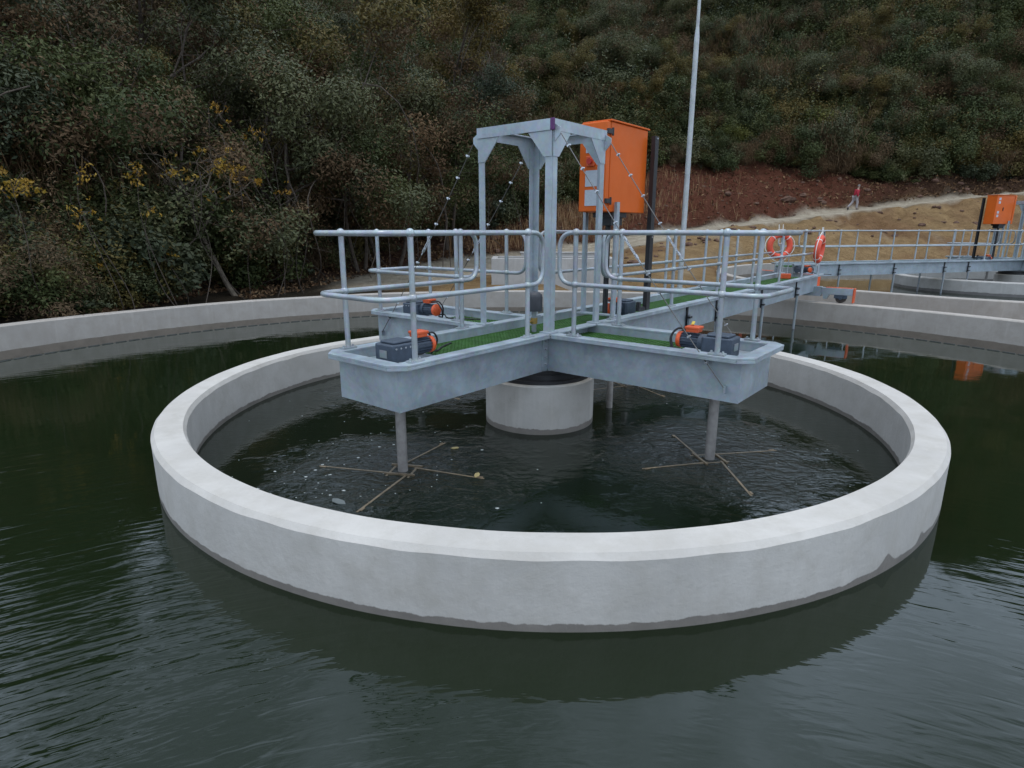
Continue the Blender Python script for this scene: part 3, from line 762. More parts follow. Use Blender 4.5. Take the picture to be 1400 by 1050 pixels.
# ------------------------------------------------------------------ stay ropes
def stay(sx, sy, label, slack=.05):
    x0, y0, z0 = sx * (GG - .014), sy * (GG + .075), GZ - .12
    x1, y1, z1 = sx * (WB + .045), sy * (LA - .24), ZW + .13
    t = empty('stay_rope', (C1[0], C1[1], 0), PHI, label=label, cat='rope', group='wire stay ropes from the gantry')
    a = Vector((x0, y0, z0)); b = Vector((x1, y1, z1)); d = (b - a)
    P = lambda f: a + d * f + Vector((0, 0, -slack * 4 * f * (1 - f)))
    MB().tube([P(i / 24) for i in range(11)], .005, 6).build('rope', M['rope'], t, True)
    MB().tube([P(.42 + .08 * 1 + (1 - .5) * i / 12) for i in range(13)], .005, 6).build('rope', M['rope'], t, True)
    for f in (.06, .15, .24, .36, .405, .56, .63, .80, .90):
        if .8 < f < .85 and sy < 0: pass
        p_ = P(f); m = MB(); dn = d.normalized()
        q = dn.to_track_quat('X', 'Z').to_matrix(); m.box(p_, (.016, .034, .022), mat=q); m.box(p_ + q @ Vector((0, 0, .015)), (.010, .038, .010), mat=q); m.build('wire_clip', M['clip'], t)
    p0, p1 = P(.415), P(.50); q = (p1 - p0).to_track_quat('X', 'Z').to_matrix(); m = MB()
    for s in (-1, 1): m.bar(p0 + q @ Vector((.02, s * .013, 0)), p1 + q @ Vector((-.02, s * .013, 0)), .008, .010)
    m.bar(p0, p0 + (p1 - p0) * .18, .034, .016); m.bar(p1, p1 - (p1 - p0) * .18, .034, .016); m.bar(p0 - (p1 - p0) * .2, p0, .012, .012); m.bar(p1, p1 + (p1 - p0) * .2, .012, .012)
    m.build('turnbuckle', M['clip'], t)
stay(-1, -1, 'wire rope from the near gantry corner down to the front right arm')
stay(1, -1, 'wire rope running past the orange cabinet to the front right arm')
stay(-1, 1, 'wire rope from the left gantry corner to the rear left arm')
stay(1, 1, 'wire rope from the back gantry leg to the rear left arm')

# ------------------------------------------------------------------ control cabinet, black upright, slip ring dome
def cabinet(c, ph, label, lab2):
    t = empty('control_cabinet', (c[0], c[1], ZF), ph, label=label, cat='cabinet', group='orange control cabinets')
    u0, u1, v0, v1, z0, z1 = .99, 1.93, -.30, .075, 2.505 - ZF, 3.555 - ZF
    m = MB(); m.box(((u0 + u1) / 2, (v0 + v1) / 2, (z0 + z1) / 2), (u1 - u0, v1 - v0, z1 - z0)); body = m.build('body', M['orange'], t, False, .012)
    m = MB(); m.box(((u0 + u1) / 2 - .01, (v0 + v1) / 2, z1 + .012), (u1 - u0 + .05, v1 - v0 + .04, .02)); m.build('roof_plate', M['orange'], body, False, .005)
    m = MB(); m.box((u0 - .062, (v0 + v1) / 2, (z0 + z1) / 2), (.09, v1 - v0 + .006, z1 - z0 - .01)); door = m.build('door', M['orange'], t, False, .012)
    xs = u0 - .109
    for (y, z, a, b_) in ((-.10, .80, .17, .20), (-.10, .40, .17, .19), (-.10, .17, .17, .19)):
        m = MB(); m.box((xs, y, z0 + z), (.006, a, b_)); m.build('sticker', M['sticker'], door)
    m = MB(); m.box((xs - .01, -.09, z0 + .60), (.022, .12, .12)); es = m.build('switch_box', M['orangered'], door, False, .006)
    m = MB(); m.cyl((xs - .02, -.09, z0 + .60), (xs - .05, -.09, z0 + .60), .035, 16); m.build('switch_knob', M['red'], es, True)
    m = MB(); m.box((xs - .004, -.225, z0 + .16), (.012, .03, .05)); m.build('door_lock', M['black'], door)
    for z in (.13, .93):
        m = MB(); m.box((u0 - .06, v0 - .022, z0 + z), (.12, .03, .055)); m.cyl((u0 - .012, v0 - .03, z0 + z - .045), (u0 - .012, v0 - .03, z0 + z + .045), .014, 8); m.build('hinge', M['black'], body)
    # second set of labels and a lock on the side that faces the other bridge
    for z in (.95, .82, .46, .33):
        m = MB(); m.box((u1 - .16, v1 + .003, z0 + z - .03), (.10, .006, .09)); m.build('sticker', M['sticker'], body)
    m = MB(); m.box((u1 - .40, v1 + .008, z0 + .55), (.03, .016, .12)); m.build('door_lock', M['black'], body)
    m = MB(); m.prism([(1.16, -.26), (1.52, -.26), (1.52, .03), (1.16, .03)], z0 - .06, z0 - .001); m.prism([(1.20, -.22), (1.48, -.22), (1.48, 0), (1.20, 0)], z0 - .16, z0 - .0605)
    m.build('cable_gland_box', M['black'], t)
    m = MB()
    for i in range(3): m.cyl((1.26 + .04 * i, -.12, .0), (1.26 + .04 * i, -.12, z0 - .15), .015, 8)
    m.build('cable_bundle', M['black'], t, True)
    for (u, v) in ((1.12, -.36), (1.12, .10)):
        m = MB(); m.box((u, v, (z0 + .12) / 2), (.07, .010, z0 + .12)); m.box((u - .03, v + .02, (z0 + .12) / 2), (.010, .028, z0 + .12)); m.build('support_leg', M['galv'], t)
    m = MB(); m.box((1.12, -.13, .012 - .002), (.12, .62, .016)); m.build('base_plate', M['galv'], t)
    # upright black cable tray
    k = empty('cable_upright', (*w1(1.965, -.415, c, ph), ZF), ph, label=lab2, cat='upright', group='black uprights beside the cabinets')
    m = MB(); m.box((0, 0, 1.15), (.10, .008, 2.28)); m.box((-.046, .03, 1.15), (.008, .05, 2.28)); m.box((.046, .03, 1.15), (.008, .05, 2.28)); m.build('channel', M['black'], k)
    m = MB(); m.box((-.14, .03, .03), (.22, .05, .05)); m.box((-.22, .03, .09), (.05, .05, .08)); m.build('bracket', M['black'], k)
    m = MB(); m.cyl((.0, -.005, 2.26), (.0, -.014, 2.26), .012, 8); m.cyl((.0, -.005, 1.0), (0, -.014, 1.0), .012, 8); m.build('screw', M['clip'], k)
cabinet(C1, PHI, 'tall orange control cabinet beside the gantry with grey stickers and red switch', 'tall black steel upright beside the near orange cabinet')
cabinet(C2, PHI2, 'small distant orange control cabinet on the far bridge', 'thin black upright left of the far orange cabinet')
t = empty('slip_ring_dome', (*w1(-.02, .08), ZF - .104), PHI, label='dark grey domed slip ring housing behind the near gantry leg', cat='housing')
MB().lathe([(0, .255), (.098, .255), (.10, .27), (.10, .42), (.092, .45), (.065, .475), (.03, .487), (0, .49)], 28, closed=False).build('dome', M['darkgrey'], t, True)
MB().cyl((0, 0, 0), (0, 0, .26), .03, 14).build('stem', M['galvdark'], t, True)
MB().cyl((0, 0, .10), (0, 0, .17), .042, 12).cyl((-.05, 0, .13), (-.11, 0, .13), .018, 10).build('fitting', M['brass'], t, True)

# ------------------------------------------------------------------ life rings and small box near the outer end of the near bridge
def life_ring(loc, rz, tilt, label):
    t = empty('life_ring', loc, rz, label=label, cat='life ring', group='orange life rings on the bridge railing')
    t.rotation_euler = (tilt, 0, rz)
    n = 36; r0 = .27
    MB().tube([(r0 * math.cos(2 * PI * j / n), 0, r0 * math.sin(2 * PI * j / n)) for j in range(n)], .072, 14, True).build('float', M['lifeorange'], t, True)
    for q_ in range(4):
        a = PI / 4 + q_ * PI / 2
        pts = [(r0 * math.cos(a + d_), 0, r0 * math.sin(a + d_)) for d_ in (-.035, 0, .035)]
        MB().tube(pts, .0755, 14).build('band', M['white'], t, True)
    pts = []
    for j in range(64):
        a = 2 * PI * j / 64; k = abs(math.sin(2 * (a - PI / 4))); pts.append(((r0 + .078 + .05 * k) * math.cos(a), 0, (r0 + .078 + .05 * k) * math.sin(a)))
    MB().tube(pts, .010, 6, True).build('grab_rope', M['white'], t, True)
    MB().tube(fillet([(-.06, 0, .52), (-.04, .0, .05), (.05, 0, .05), (.05, 0, .52)], .05, 4, False), .009, 6).build('hanging_rope', M['white'], t, True)
x, y = w1(10.5, -.475 - .11); life_ring((x, y, 1.83), PHI + .05, R(3), 'orange life ring hung outside the near rail at the bridge end')
x, y = w1(10.55, .475 - .12); life_ring((x, y, 1.90), PHI - .75, R(-3), 'orange life ring facing the camera on the rear rail')
t = empty('switch_box', (*w1(10.6, .18), ZF - .103), PHI + .3, label='small orange pedal box with two levers on the green grating', cat='switch box')
MB().box((0, 0, .06), (.16, .30, .12)).build('box', M['orangered'], t, False, .01)
for s in (-1, 1): MB().cyl((0, s * .06, .12), (.03, s * .06, .62), .010, 8).build('lever', M['galvtube'], t, True)

# ------------------------------------------------------------------ lamp post, concrete chamber
t = empty('lamp_post', (5.86, 21.15, tz(5.86, 21.15) - .05), 0, label='tall tapered grey steel pole rising out of the top of the picture', cat='pole')
MB().tube([(0, 0, 0), (0, 0, 4), (0, 0, 7.95), (0, 0, 8.25)], [.092, .086, .080, .052], 16).build('lower_pole', M['pole'], t, True)
MB().tube([(0, 0, 8.24), (0, 0, 11.4)], [.052, .044], 14).build('upper_pole', M['pole'], t, True)
MB().cyl((0, 0, 0), (0, 0, .07), .20, 16).build('base_plate', M['pole'], t, True)
ch = MB(); x0, x1, y0, y1, zt = -.78, 3.95, 23.0, 25.2, 1.25
for (a, b, c_, d_) in ((x0, x1, y0, y0 + .22), (x0, x1, y1 - .22, y1), (x0, x0 + .22, y0 + .2201, y1 - .2201), (x1 - .22, x1, y0 + .2201, y1 - .2201)):
    ch.box(((a + b) / 2, (c_ + d_) / 2, zt / 2 - .1), (b - a, d_ - c_, zt + .2))
tag(ch.build('concrete_chamber', M['chamber'], None, False, .015), 'low open concrete chamber behind the near tank wall', 'chamber')
ch = MB(); ch.box((2.2, 26.9, .55), (3.6, .25, 1.5)); ch.box((2.2, 27.0, 1.32), (3.7, .5, .06))
tag(ch.build('concrete_wall', M['chamber'], None, False, .015), 'short grey concrete wall just behind the chamber', 'wall')

# ------------------------------------------------------------------ floating bits on the water
rnd = random.Random(11); m = MB()
def fleck(x, y, r):
    k = rnd.randint(5, 8); a0 = rnd.random() * 6
    pts = [(x + r * (1 + .5 * (rnd.random() - .5)) * math.cos(a0 + 2 * PI * j / k) * 1.4, y + r * (1 + .5 * (rnd.random() - .5)) * math.sin(a0 + 2 * PI * j / k)) for j in range(k)]
    m.prism(pts, .001, .005)
for i in range(70):
    a = rnd.gauss(-2.75, .7); b = rnd.gauss(.35, .7)
    x, y = w1(a, b)
    if math.hypot(x - C1[0], y - C1[1]) < RI - .15: fleck(x, y, rnd.choice([.004, .005, .006, .011]))
for i in range(40):
    a = rnd.uniform(0, 2 * PI); r = 3.7 * math.sqrt(rnd.random()); fleck(C1[0] + r * math.cos(a), C1[1] + r * math.sin(a), rnd.choice([.003, .004, .006]))
tag(m.build('foam', plain('foam', (.42, .44, .42), .7)), 'white foam flecks drifting inside the ring', kind='stuff')
for i, (x, y, r, lab) in enumerate([(-.616, 6.10, .045, 'pale yellow leaf floating beyond the front left mixer shaft'), (-.337, 5.36, .05, 'pale yellow leaf floating right of the front left mixer'), (-1.50, 4.78, .08, 'pale scum patch floating near the front left paddle tip')]):
    mm = MB(); mm.prism([(-r, 0), (-r * .3, -r * .5), (r * .6, -r * .4), (r, 0), (r * .5, r * .5), (-r * .4, r * .45)], .004, .012)
    o = mm.build('floating_leaf', M['leafyellow_float'] if i < 2 else plain('scum', (.13, .145, .14), .5)); o.location = (x, y, 0); o.rotation_euler = (R(4), R(-6), i * 1.3); tag(o, lab, 'leaf' if i < 2 else 'scum')

# ================================================================== person walking up the road
def skin_body(name, joints, edges, mat, parent, sub=1):
    me = bpy.data.meshes.new(name); me.from_pydata([j[0] for j in joints], edges, [])
    o = bpy.data.objects.new(name, me); col.objects.link(o); o.parent = parent
    me.materials.append(mat)
    sk = o.modifiers.new('skin', 'SKIN'); sk.use_smooth_shade = True
    if not me.skin_vertices: me.skin_vertices.new(name='skin') if hasattr(me.skin_vertices, 'new') else None
    sv = me.skin_vertices[0].data if me.skin_vertices else None
    if sv:
        for i, j in enumerate(joints): sv[i].radius = (j[1], j[1] if len(j) < 3 else j[2])
        sv[0].use_root = True
    ss = o.modifiers.new('sub', 'SUBSURF'); ss.levels = sub; ss.render_levels = 2
    return o
px_, py_ = 25.19, 46.0
t = empty('person', (px_, py_, tz(px_, py_)), 0, label='person in a red jacket and grey trousers walking up the track', cat='person')
skinm = plain('skin', (.30, .19, .14), .6); jacket = plain('red_jacket', (.34, .012, .03), .8); trous = plain('grey_trousers', (.30, .27, .27), .8); shoe = plain('dark_shoe', (.03, .025, .025), .6); hair = plain('grey_hair', (.17, .15, .135), .8)
# facing +x; front leg planted, back leg trailing
J = [((0, 0, .93), .135, .165), ((.03, 0, 1.15), .13, .16), ((.08, 0, 1.38), .13, .19), ((.11, 0, 1.50), .055), ((.14, 0, 1.60), .085), ((.15, 0, 1.70), .07),
     ((.0, -.10, .88), .085), ((.13, -.10, .50), .060), ((.10, -.10, .10), .045), ((.24, -.10, .045), .04),
     ((.0, .10, .88), .085), ((-.14, .10, .52), .060), ((-.44, .10, .18), .045), ((-.36, .10, .06), .04),
     ((.07, -.20, 1.40), .055), ((-.05, -.26, 1.15), .045), ((.03, -.27, .92), .035), ((.06, -.27, .84), .035),
     ((.07, .20, 1.40), .055), ((.08, .26, 1.14), .045), ((.24, .26, .97), .035), ((.30, .26, .92), .035)]
E_ = [(0, 1), (1, 2), (2, 3), (3, 4), (4, 5), (0, 6), (6, 7), (7, 8), (8, 9), (0, 10), (10, 11), (11, 12), (12, 13), (2, 14), (14, 15), (15, 16), (16, 17), (2, 18), (18, 19), (19, 20), (20, 21)]
skin_body('body', J, E_, skinm, t)
def sub(idx, grow):
    mp_ = {k: i for i, k in enumerate(idx)}
    js = [(J[k][0], J[k][1] + grow) if len(J[k]) < 3 else (J[k][0], J[k][1] + grow, J[k][2] + grow) for k in idx]
    return js, [(mp_[a], mp_[b]) for a, b in E_ if a in mp_ and b in mp_]
skin_body('jacket', *sub([0, 1, 2, 14, 15, 16, 18, 19, 20], .028), jacket, t)
skin_body('trousers', *sub([0, 6, 7, 8, 10, 11, 12], .026), trous, t)
MB().ball((.135, 0, 1.70), .10, 12, 8, 1, .92, .85).build('hair', hair, t, True)
MB().ball((.17, -.10, .05), .06, 10, 6, 2.1, .9, .8).build('shoe', shoe, t, True)
MB().ball((-.41, .10, .10), .06, 10, 6, 1.3, .9, 1.7).build('shoe', shoe, t, True)

# ================================================================== vegetation
rng = np.random.default_rng(7)
def leaf_mesh(name, P, size, mat, aspect=.45, up=.35, tint=None, droop=0.0, out=None):
    """P: (n,3) leaf centres -> one mesh of small folded leaves"""
    n = len(P)
    nr = rng.normal(size=(n, 3))
    if out is not None: nr = nr * .7 + out * .9
    nr[:, 2] += up * 2; nr /= np.linalg.norm(nr, axis=1)[:, None]
    d = rng.normal(size=(n, 3)); d[:, 2] -= droop
    d -= nr * (d * nr).sum(1)[:, None]; d /= np.linalg.norm(d, axis=1)[:, None]
    s = np.cross(nr, d); L_ = size * rng.uniform(.65, 1.35, n)[:, None]; W_ = L_ * aspect
    v = np.stack([P - d * L_ * .5, P + s * W_ * .5 - d * L_ * .05, P + d * L_ * .5, P - s * W_ * .5 - d * L_ * .05], 1)
    me = bpy.data.meshes.new(name)
    me.vertices.add(4 * n); me.vertices.foreach_set('co', v.reshape(-1).astype(np.float32))
    me.loops.add(4 * n); me.loops.foreach_set('vertex_index', np.arange(4 * n, dtype=np.int32))
    me.polygons.add(n); me.polygons.foreach_set('loop_start', np.arange(0, 4 * n, 4, dtype=np.int32))
    try: me.polygons.foreach_set('loop_total', np.full(n, 4, dtype=np.int32))
    except Exception: pass
    a = me.attributes.new('tint', 'FLOAT', 'FACE')
    if tint is None: tint = rng.uniform(0, 1, n)
    a.data.foreach_set('value', tint.astype(np.float32))
    me.materials.append(mat); me.update(calc_edges=True); me.validate()
    return me
def sphere_pts(n):
    p = rng.normal(size=(n, 3)); return p / np.linalg.norm(p, axis=1)[:, None]
def blob_leaves(centres, radii, per, flat=.7, fuzzy=0):
    P = []; T = []; O = []
    for c, r in zip(centres, radii):
        k = int(per * r * r); u = sphere_pts(k); rad = rng.uniform(.25, 1, k) ** .45
        if fuzzy: rad = rng.uniform(.2, 1, k) ** .5 * np.exp(rng.normal(0, fuzzy, k))
        u[:, 2] *= flat
        P.append(c + u * r * rad[:, None]); O.append(u); T.append(np.clip(rng.uniform(.2, .8) + rng.normal(0, .09, k), 0, 1))
    return np.concatenate(P), np.concatenate(T), np.concatenate(O)
def limb(m, a, b, r0, r1, wig=.12, k=6):
    a = np.array(a, float); b = np.array(b, float); ln = np.linalg.norm(b - a); pts = []
    o1 = rng.normal(size=3) * wig * ln; o2 = rng.normal(size=3) * wig * ln * .6
    for i in range(k + 1):
        f = i / k; pts.append(a + (b - a) * f + o1 * math.sin(PI * f) + o2 * math.sin(2 * PI * f) * .6)
    m.tube([tuple(p_) for p_ in pts], [r0 + (r1 - r0) * i / k for i in range(k + 1)], 7); return pts
def make_tree(h, cr, lm, bark, nclump=26, leaf=.15, per=420, trunk_h=.35, lean=0.0, up=.35, droop=.3, crown_lo=.3, stems=1, vines=0, aspect=.42):
    """returns (trunk mesh obj, crown mesh) in local space"""
    m = MB(); tips = []
    for s in range(stems):
        a0 = rng.uniform(0, 6.28); off = .15 * cr if stems > 1 else 0
        b = (off * math.cos(a0), off * math.sin(a0), -.15)
        top = (lean * h + rng.normal() * .06 * h + off * 2.5 * math.cos(a0), rng.normal() * .06 * h + off * 2.5 * math.sin(a0), h * (trunk_h + .25))
        sp = limb(m, b, top, .035 * h * .36 / math.sqrt(stems) + .03, .03, .05)
        for i in range(max(5, nclump // (2 * stems))):
            f = rng.integers(3, 7); st = sp[f]
            a = rng.uniform(0, 6.28); rr = cr * rng.uniform(.35, .95)
            e = (top[0] + rr * math.cos(a), top[1] + rr * math.sin(a), h * rng.uniform(crown_lo + .1, .97))
            lp = limb(m, st, e, .030 + .002 * h, .010, .09, 5); tips.append(np.array(e))
            for _ in range(2):
                e2 = np.array(e) + rng.normal(size=3) * cr * .28; limb(m, lp[3], e2, .012, .005, .12, 4); tips.append(e2)
    for _ in range(vines):
        a = rng.uniform(0, 6.28); r_ = cr * rng.uniform(.4, 1.0); zt = h * rng.uniform(.35, .75)
        limb(m, (r_ * math.cos(a), r_ * math.sin(a), zt), (r_ * math.cos(a) + rng.normal() * .6, r_ * math.sin(a) + rng.normal() * .6, -.1), .018, .014, .16, 9)
    tips = tips[:nclump * 2]
    cs = []; rs = []
    for tp in tips:
        cs.append(tp); rs.append(cr * rng.uniform(.18, .42))
    P, T, O = blob_leaves(cs, rs, per, .72, .16)
    me = leaf_mesh('crown', P, leaf, lm, aspect, up, T, droop, O)
    # every crown carries some dead brown sprays and fine twigs
    me.materials.append(M['leaf_brown']); nb_ = len(me.polygons)
    spray = vnoise(P[:, 0] * 1.1 + P[:, 2] * .9 + 31, P[:, 1] * 1.1 - P[:, 2] * .7 + 11) + rng.normal(0, .10, nb_)
    me.polygons.foreach_set('material_index', (spray > .66).astype(np.int32))
    for tp in tips:
        for _ in range(3):
            e2 = tp + rng.normal(size=3) * cr * .30; limb(m, tp + rng.normal(size=3) * .15, e2, .008, .003, .12, 3)
    return m, me
def shrub_mesh(rx, h, lm, nl, leaf, up=.3, droop=.1, aspect=.5, lumps=14):
    cs = []; rs = []
    for _ in range(lumps):
        a = rng.uniform(0, 6.28); r_ = rx * math.sqrt(rng.uniform(0, 1)) * 1.0; z = h * rng.uniform(.10, .95) * (1 - .3 * (r_ / rx) ** 2)
        cs.append(np.array([r_ * math.cos(a), r_ * math.sin(a), z])); rs.append(rx * rng.uniform(.22, .42))
    tot = sum(r_ * r_ for r_ in rs); P, T, O = blob_leaves(cs, rs, nl / tot, .9, .26)
    # upright shoots that break the outline
    ns = 16; sb = rng.normal(size=(ns, 3)) * np.array([rx * .42, rx * .42, 0]); sd_ = rng.normal(size=(ns, 3)) * .35 + np.array([0, 0, 1.0]); sl = h * rng.uniform(.75, 1.35, ns)
    k_ = max(20, nl // 130); f_ = rng.uniform(.35, 1, (ns, k_)); SP = sb[:, None, :] + sd_[:, None, :] * (sl[:, None] * f_)[..., None] + rng.normal(size=(ns, k_, 3)) * .07
    P = np.concatenate([P, SP.reshape(-1, 3)]); T = np.concatenate([T, np.clip(rng.normal(.55, .15, ns * k_), 0, 1)]); O = np.concatenate([O, np.repeat(sd_, k_, 0)])
    P[:, 2] = np.maximum(P[:, 2], -.1)
    return leaf_mesh('foliage', P, leaf, lm, aspect, up, T, droop, O)
def twig_mesh(rx, h, nl, lm):
    b = rng.normal(size=(nl, 3)) * np.array([rx * .45, rx * .45, 0]); hh = h * rng.uniform(.1, .95, nl)
    sp = rng.normal(size=(nl, 2)) * .35
    P = np.stack([b[:, 0] * (.5 + hh / h) + sp[:, 0] * hh * .3, b[:, 1] * (.5 + hh / h) + sp[:, 1] * hh * .3, hh], 1)
    n = nl; d = np.stack([sp[:, 0] * .9 + rng.normal(size=n) * .35, sp[:, 1] * .9 + rng.normal(size=n) * .35, np.ones(n)], 1); d /= np.linalg.norm(d, axis=1)[:, None]
    me = leaf_mesh('twigs', P, .5, lm, .03)
    s = np.cross(d, rng.normal(size=(n, 3))); s /= np.linalg.norm(s, axis=1)[:, None]
    L_ = rng.uniform(.3, .8, n)[:, None]; W_ = .012
    v = np.stack([P - d * L_ * .5, P + s * W_, P + d * L_ * .5, P - s * W_], 1)
    me.vertices.foreach_set('co', v.reshape(-1).astype(np.float32)); me.update(); return me

def obj_of(name, me, parent=None):
    o = bpy.data.objects.new(name, me); col.objects.link(o); o.parent = parent; return o
def place_tree(name, x, y, tm, cme, bark, label, rz=0, s=1.0, group=None, cat='tree'):
    t = empty(name, (x, y, tz(x, y)), rz, label=label, cat=cat, group=group); t.scale = (s, s, s)
    if isinstance(tm, MB): o = tm.build('trunk', bark, t, True)
    else: o = obj_of('trunk', tm, t)
    c_ = obj_of('crown', cme, t); return t, o, c_

# --- prototypes for the individual trees on the wooded left bank
LEFT = []
specs = [('dark', 'leaf_dark'), ('grey', 'leaf_grey'), ('olive', 'leaf_olive'), ('blue', 'leaf_blue'), ('grey2', 'leaf_grey')]
protos = {}
for nm_, lm in specs:
    tm, cme = make_tree(rng.uniform(6.2, 7.4), rng.uniform(2.3, 2.9), M[lm], M['bark'], nclump=24, leaf=.125, per=1250, crown_lo=.16, stems=2, vines=7)
    me_t = tm.build('trunk', M['bark'], None, True); mt = me_t.data; bpy.data.objects.remove(me_t)
    protos[nm_] = (mt, cme)
GT = 'trees on the wooded left bank'; CROWN = {}
trees = [  # x, y, kind, scale, rot, label
 (-13.6, 16.2, 'blue', .95, .4, 'dark blue-green tree at the far left edge above the tank wall'),
 (-17.0, 19.5, 'grey', 1.25, 1.9, 'grey-green tree filling the upper left corner'),
 (-11.4, 19.8, 'dark', 1.05, 2.6, 'dark green tree above the yellow creepers at the left'),
 (-13.2, 24.5, 'grey2', 1.3, .9, 'pale grey-green tree crown high at the left'),
 (-8.8, 23.2, 'grey', 1.12, 3.8, 'grey-green tree behind the leaning bare tree'),
 (-8.0, 28.5, 'olive', 1.35, 5.0, 'tall olive tree high behind the leaning bare tree'),
 (-5.6, 27.8, 'grey2', 1.18, 2.2, 'broad grey-green tree left of the gantry'),
 (-6.6, 26.0, 'dark', .95, .2, 'dark tree with thin pale stems left of the gantry'),
 (-3.0, 32.0, 'dark', 1.1, 4.1, 'dark green tree just left of the gantry legs'),
 (-15.5, 29.0, 'olive', 1.3, 1.2, 'olive-brown tree near the top left of the slope'),
 (-2.0, 37.5, 'blue', 1.1, 5.7, 'dark tree seen through the gantry'),
 (-20.5, 23.5, 'dark', 1.3, 3.0, 'large dark tree beyond the left edge of the slope'),
 (-10.5, 34.0, 'dark', 1.4, 2.9, 'dark tree near the top of the left slope'),
 (-3.4, 41.0, 'olive', 1.3, 1.0, 'olive tree high on the slope above the gantry'),
]
for i, (x, y, k, s, rz, lab) in enumerate(trees):
    tm, cme = protos[k]
    CROWN.setdefault(k, place_tree('broadleaf_tree', x, y, tm, cme, None, lab, rz, s, GT)[2])
# leaning, almost bare tree
x, y = -9.0, 19.0
m = MB(); B0 = (0.35, 0, -.15); F0 = (-.55, 0, 1.85)
limb(m, B0, F0, .085, .062, .05)
ends = []
for (dx, dy, dz) in ((-1.4, .2, 3.5), (-.9, -.4, 3.7), (-.2, .3, 3.6), (.5, 0, 3.4), (-2.0, .1, 3.0), (.3, -.5, 2.9), (-1.1, .5, 2.9)):
    lp = limb(m, F0, (dx, dy, dz), .048, .014, .10, 7); ends.append(lp)
for lp in ends:
    for _ in range(9):
        st = lp[rng.integers(2, 8)]; e = st + rng.normal(size=3) * .45 + np.array([0, 0, .38]); l2 = limb(m, st, e, .014, .005, .12, 4)
        for _ in range(2): limb(m, l2[2], l2[2] + rng.normal(size=3) * .28 + np.array([0, 0, .15]), .006, .003, .1, 3)
P = np.concatenate([lp[-1] + rng.normal(size=(14, 3)) * .35 for lp in ends])
place_tree('bare_tree', x, y, m, leaf_mesh('crown', P, .11, M['leaf_yellow'], .45, .2), M['barkpale'], 'leaning pale-trunked tree with nearly bare branches behind the left wall', 0, 1.0)
m = MB(); limb(m, (0, 0, -.2), (.1, .2, 3.2), .07, .04, .06)
for i in range(12):
    lp = limb(m, (.1 * rng.normal(), .2, 2.2 + .1 * i), (rng.normal() * 1.3, rng.normal() * 1.0, rng.uniform(3.6, 5.2)), .035, .008, .1, 6)
    for _ in range(6): limb(m, lp[3], np.array(lp[3]) + rng.normal(size=3) * .5 + np.array([0, 0, .45]), .010, .003, .1, 4)
P = rng.normal(size=(120, 3)) * np.array([1.2, 1, .8]) + np.array([0, 0, 4.3])
place_tree('bare_tree', -1.2, 44.0, m, leaf_mesh('crown', P, .12, M['leaf_brown'], .4, .2), M['barkpale'], 'grey bare tree high on the slope above the gantry', 0, 1.5)

# yellow-leaved creepers hanging in the left trees
def aty(px, py, Yd):
    u = (px - 700) / 820.2; v = (py - 525) / 820.2; c_, s_ = math.cos(R(14.407)), math.sin(R(14.407))
    d = (u, c_ - v * s_, -s_ - v * c_); k = Yd / d[1]; return d[0] * k, Yd, CAM_H + d[2] * k
ycl = [(18, 262, 12.9, .50, 'bright yellow leaf cluster at the far left edge'), (112, 290, 13.4, .30, 'hanging yellow-leaved creeper low at the left'),
       (190, 236, 14.7, .36, 'yellow leaf spray in the middle of the left trees'), (236, 232, 15.6, .30, 'small yellow leaf spray beside a larger one'),
       (302, 222, 17.2, .46, 'yellow-leaved creeper among the bare branches'), (300, 156, 18.6, .40, 'high yellow leaf cluster above the bare tree'),
       (205, 288, 15.2, .24, 'low yellow-brown leaf cluster on a thin stem'), (344, 246, 18.2, .34, 'yellow-green leaves right of the bare branches'), (82, 376, 14.0, .30, 'yellow-brown leaves low behind the left wall'),
       (130, 362, 15.2, .26, 'sparse yellow shoots low in the left trees'), (110, 240, 14.0, .26, 'thin yellow strand hanging above the lower creeper'), (386, 264, 19.5, .26, 'faint yellow leaves well right of the bare tree'),
       (225, 350, 16.2, .30, 'sparse pale yellow shoots left of the bare trunk'), (345, 180, 19.0, .26, 'small yellow tuft high right of the bare tree')]
for (px, py, Yd, r_, lab) in ycl:
    x, y, z = aty(px, py, Yd); g = tz(x, y)
    t = empty('yellow_creeper', (x, y, g), 0, label=lab, cat='creeper', group='yellow-leaved creepers on the left')
    m = MB(); limb(m, (rng.normal() * .2, .6, -.1), (0, 0, z - g), .012, .006, .12, 9)
    for _ in range(4): limb(m, (0, 0, z - g), tuple(rng.normal(size=3) * r_ * .7 + np.array([0, 0, z - g])), .008, .004, .1, 4)
    m.build('stem', M['bark'], t, True)
    cs = [np.array([rng.normal() * r_ * .6, rng.normal() * r_ * .4, z - g + rng.normal() * r_ * .45]) for _ in range(9)]
    P, T, O = blob_leaves(cs, [r_ * rng.uniform(.15, .42) for _ in cs], 1100)
    obj_of('foliage', leaf_mesh('foliage', P, .085, M['leaf_yellow'], .42, .1, T, .9), t)

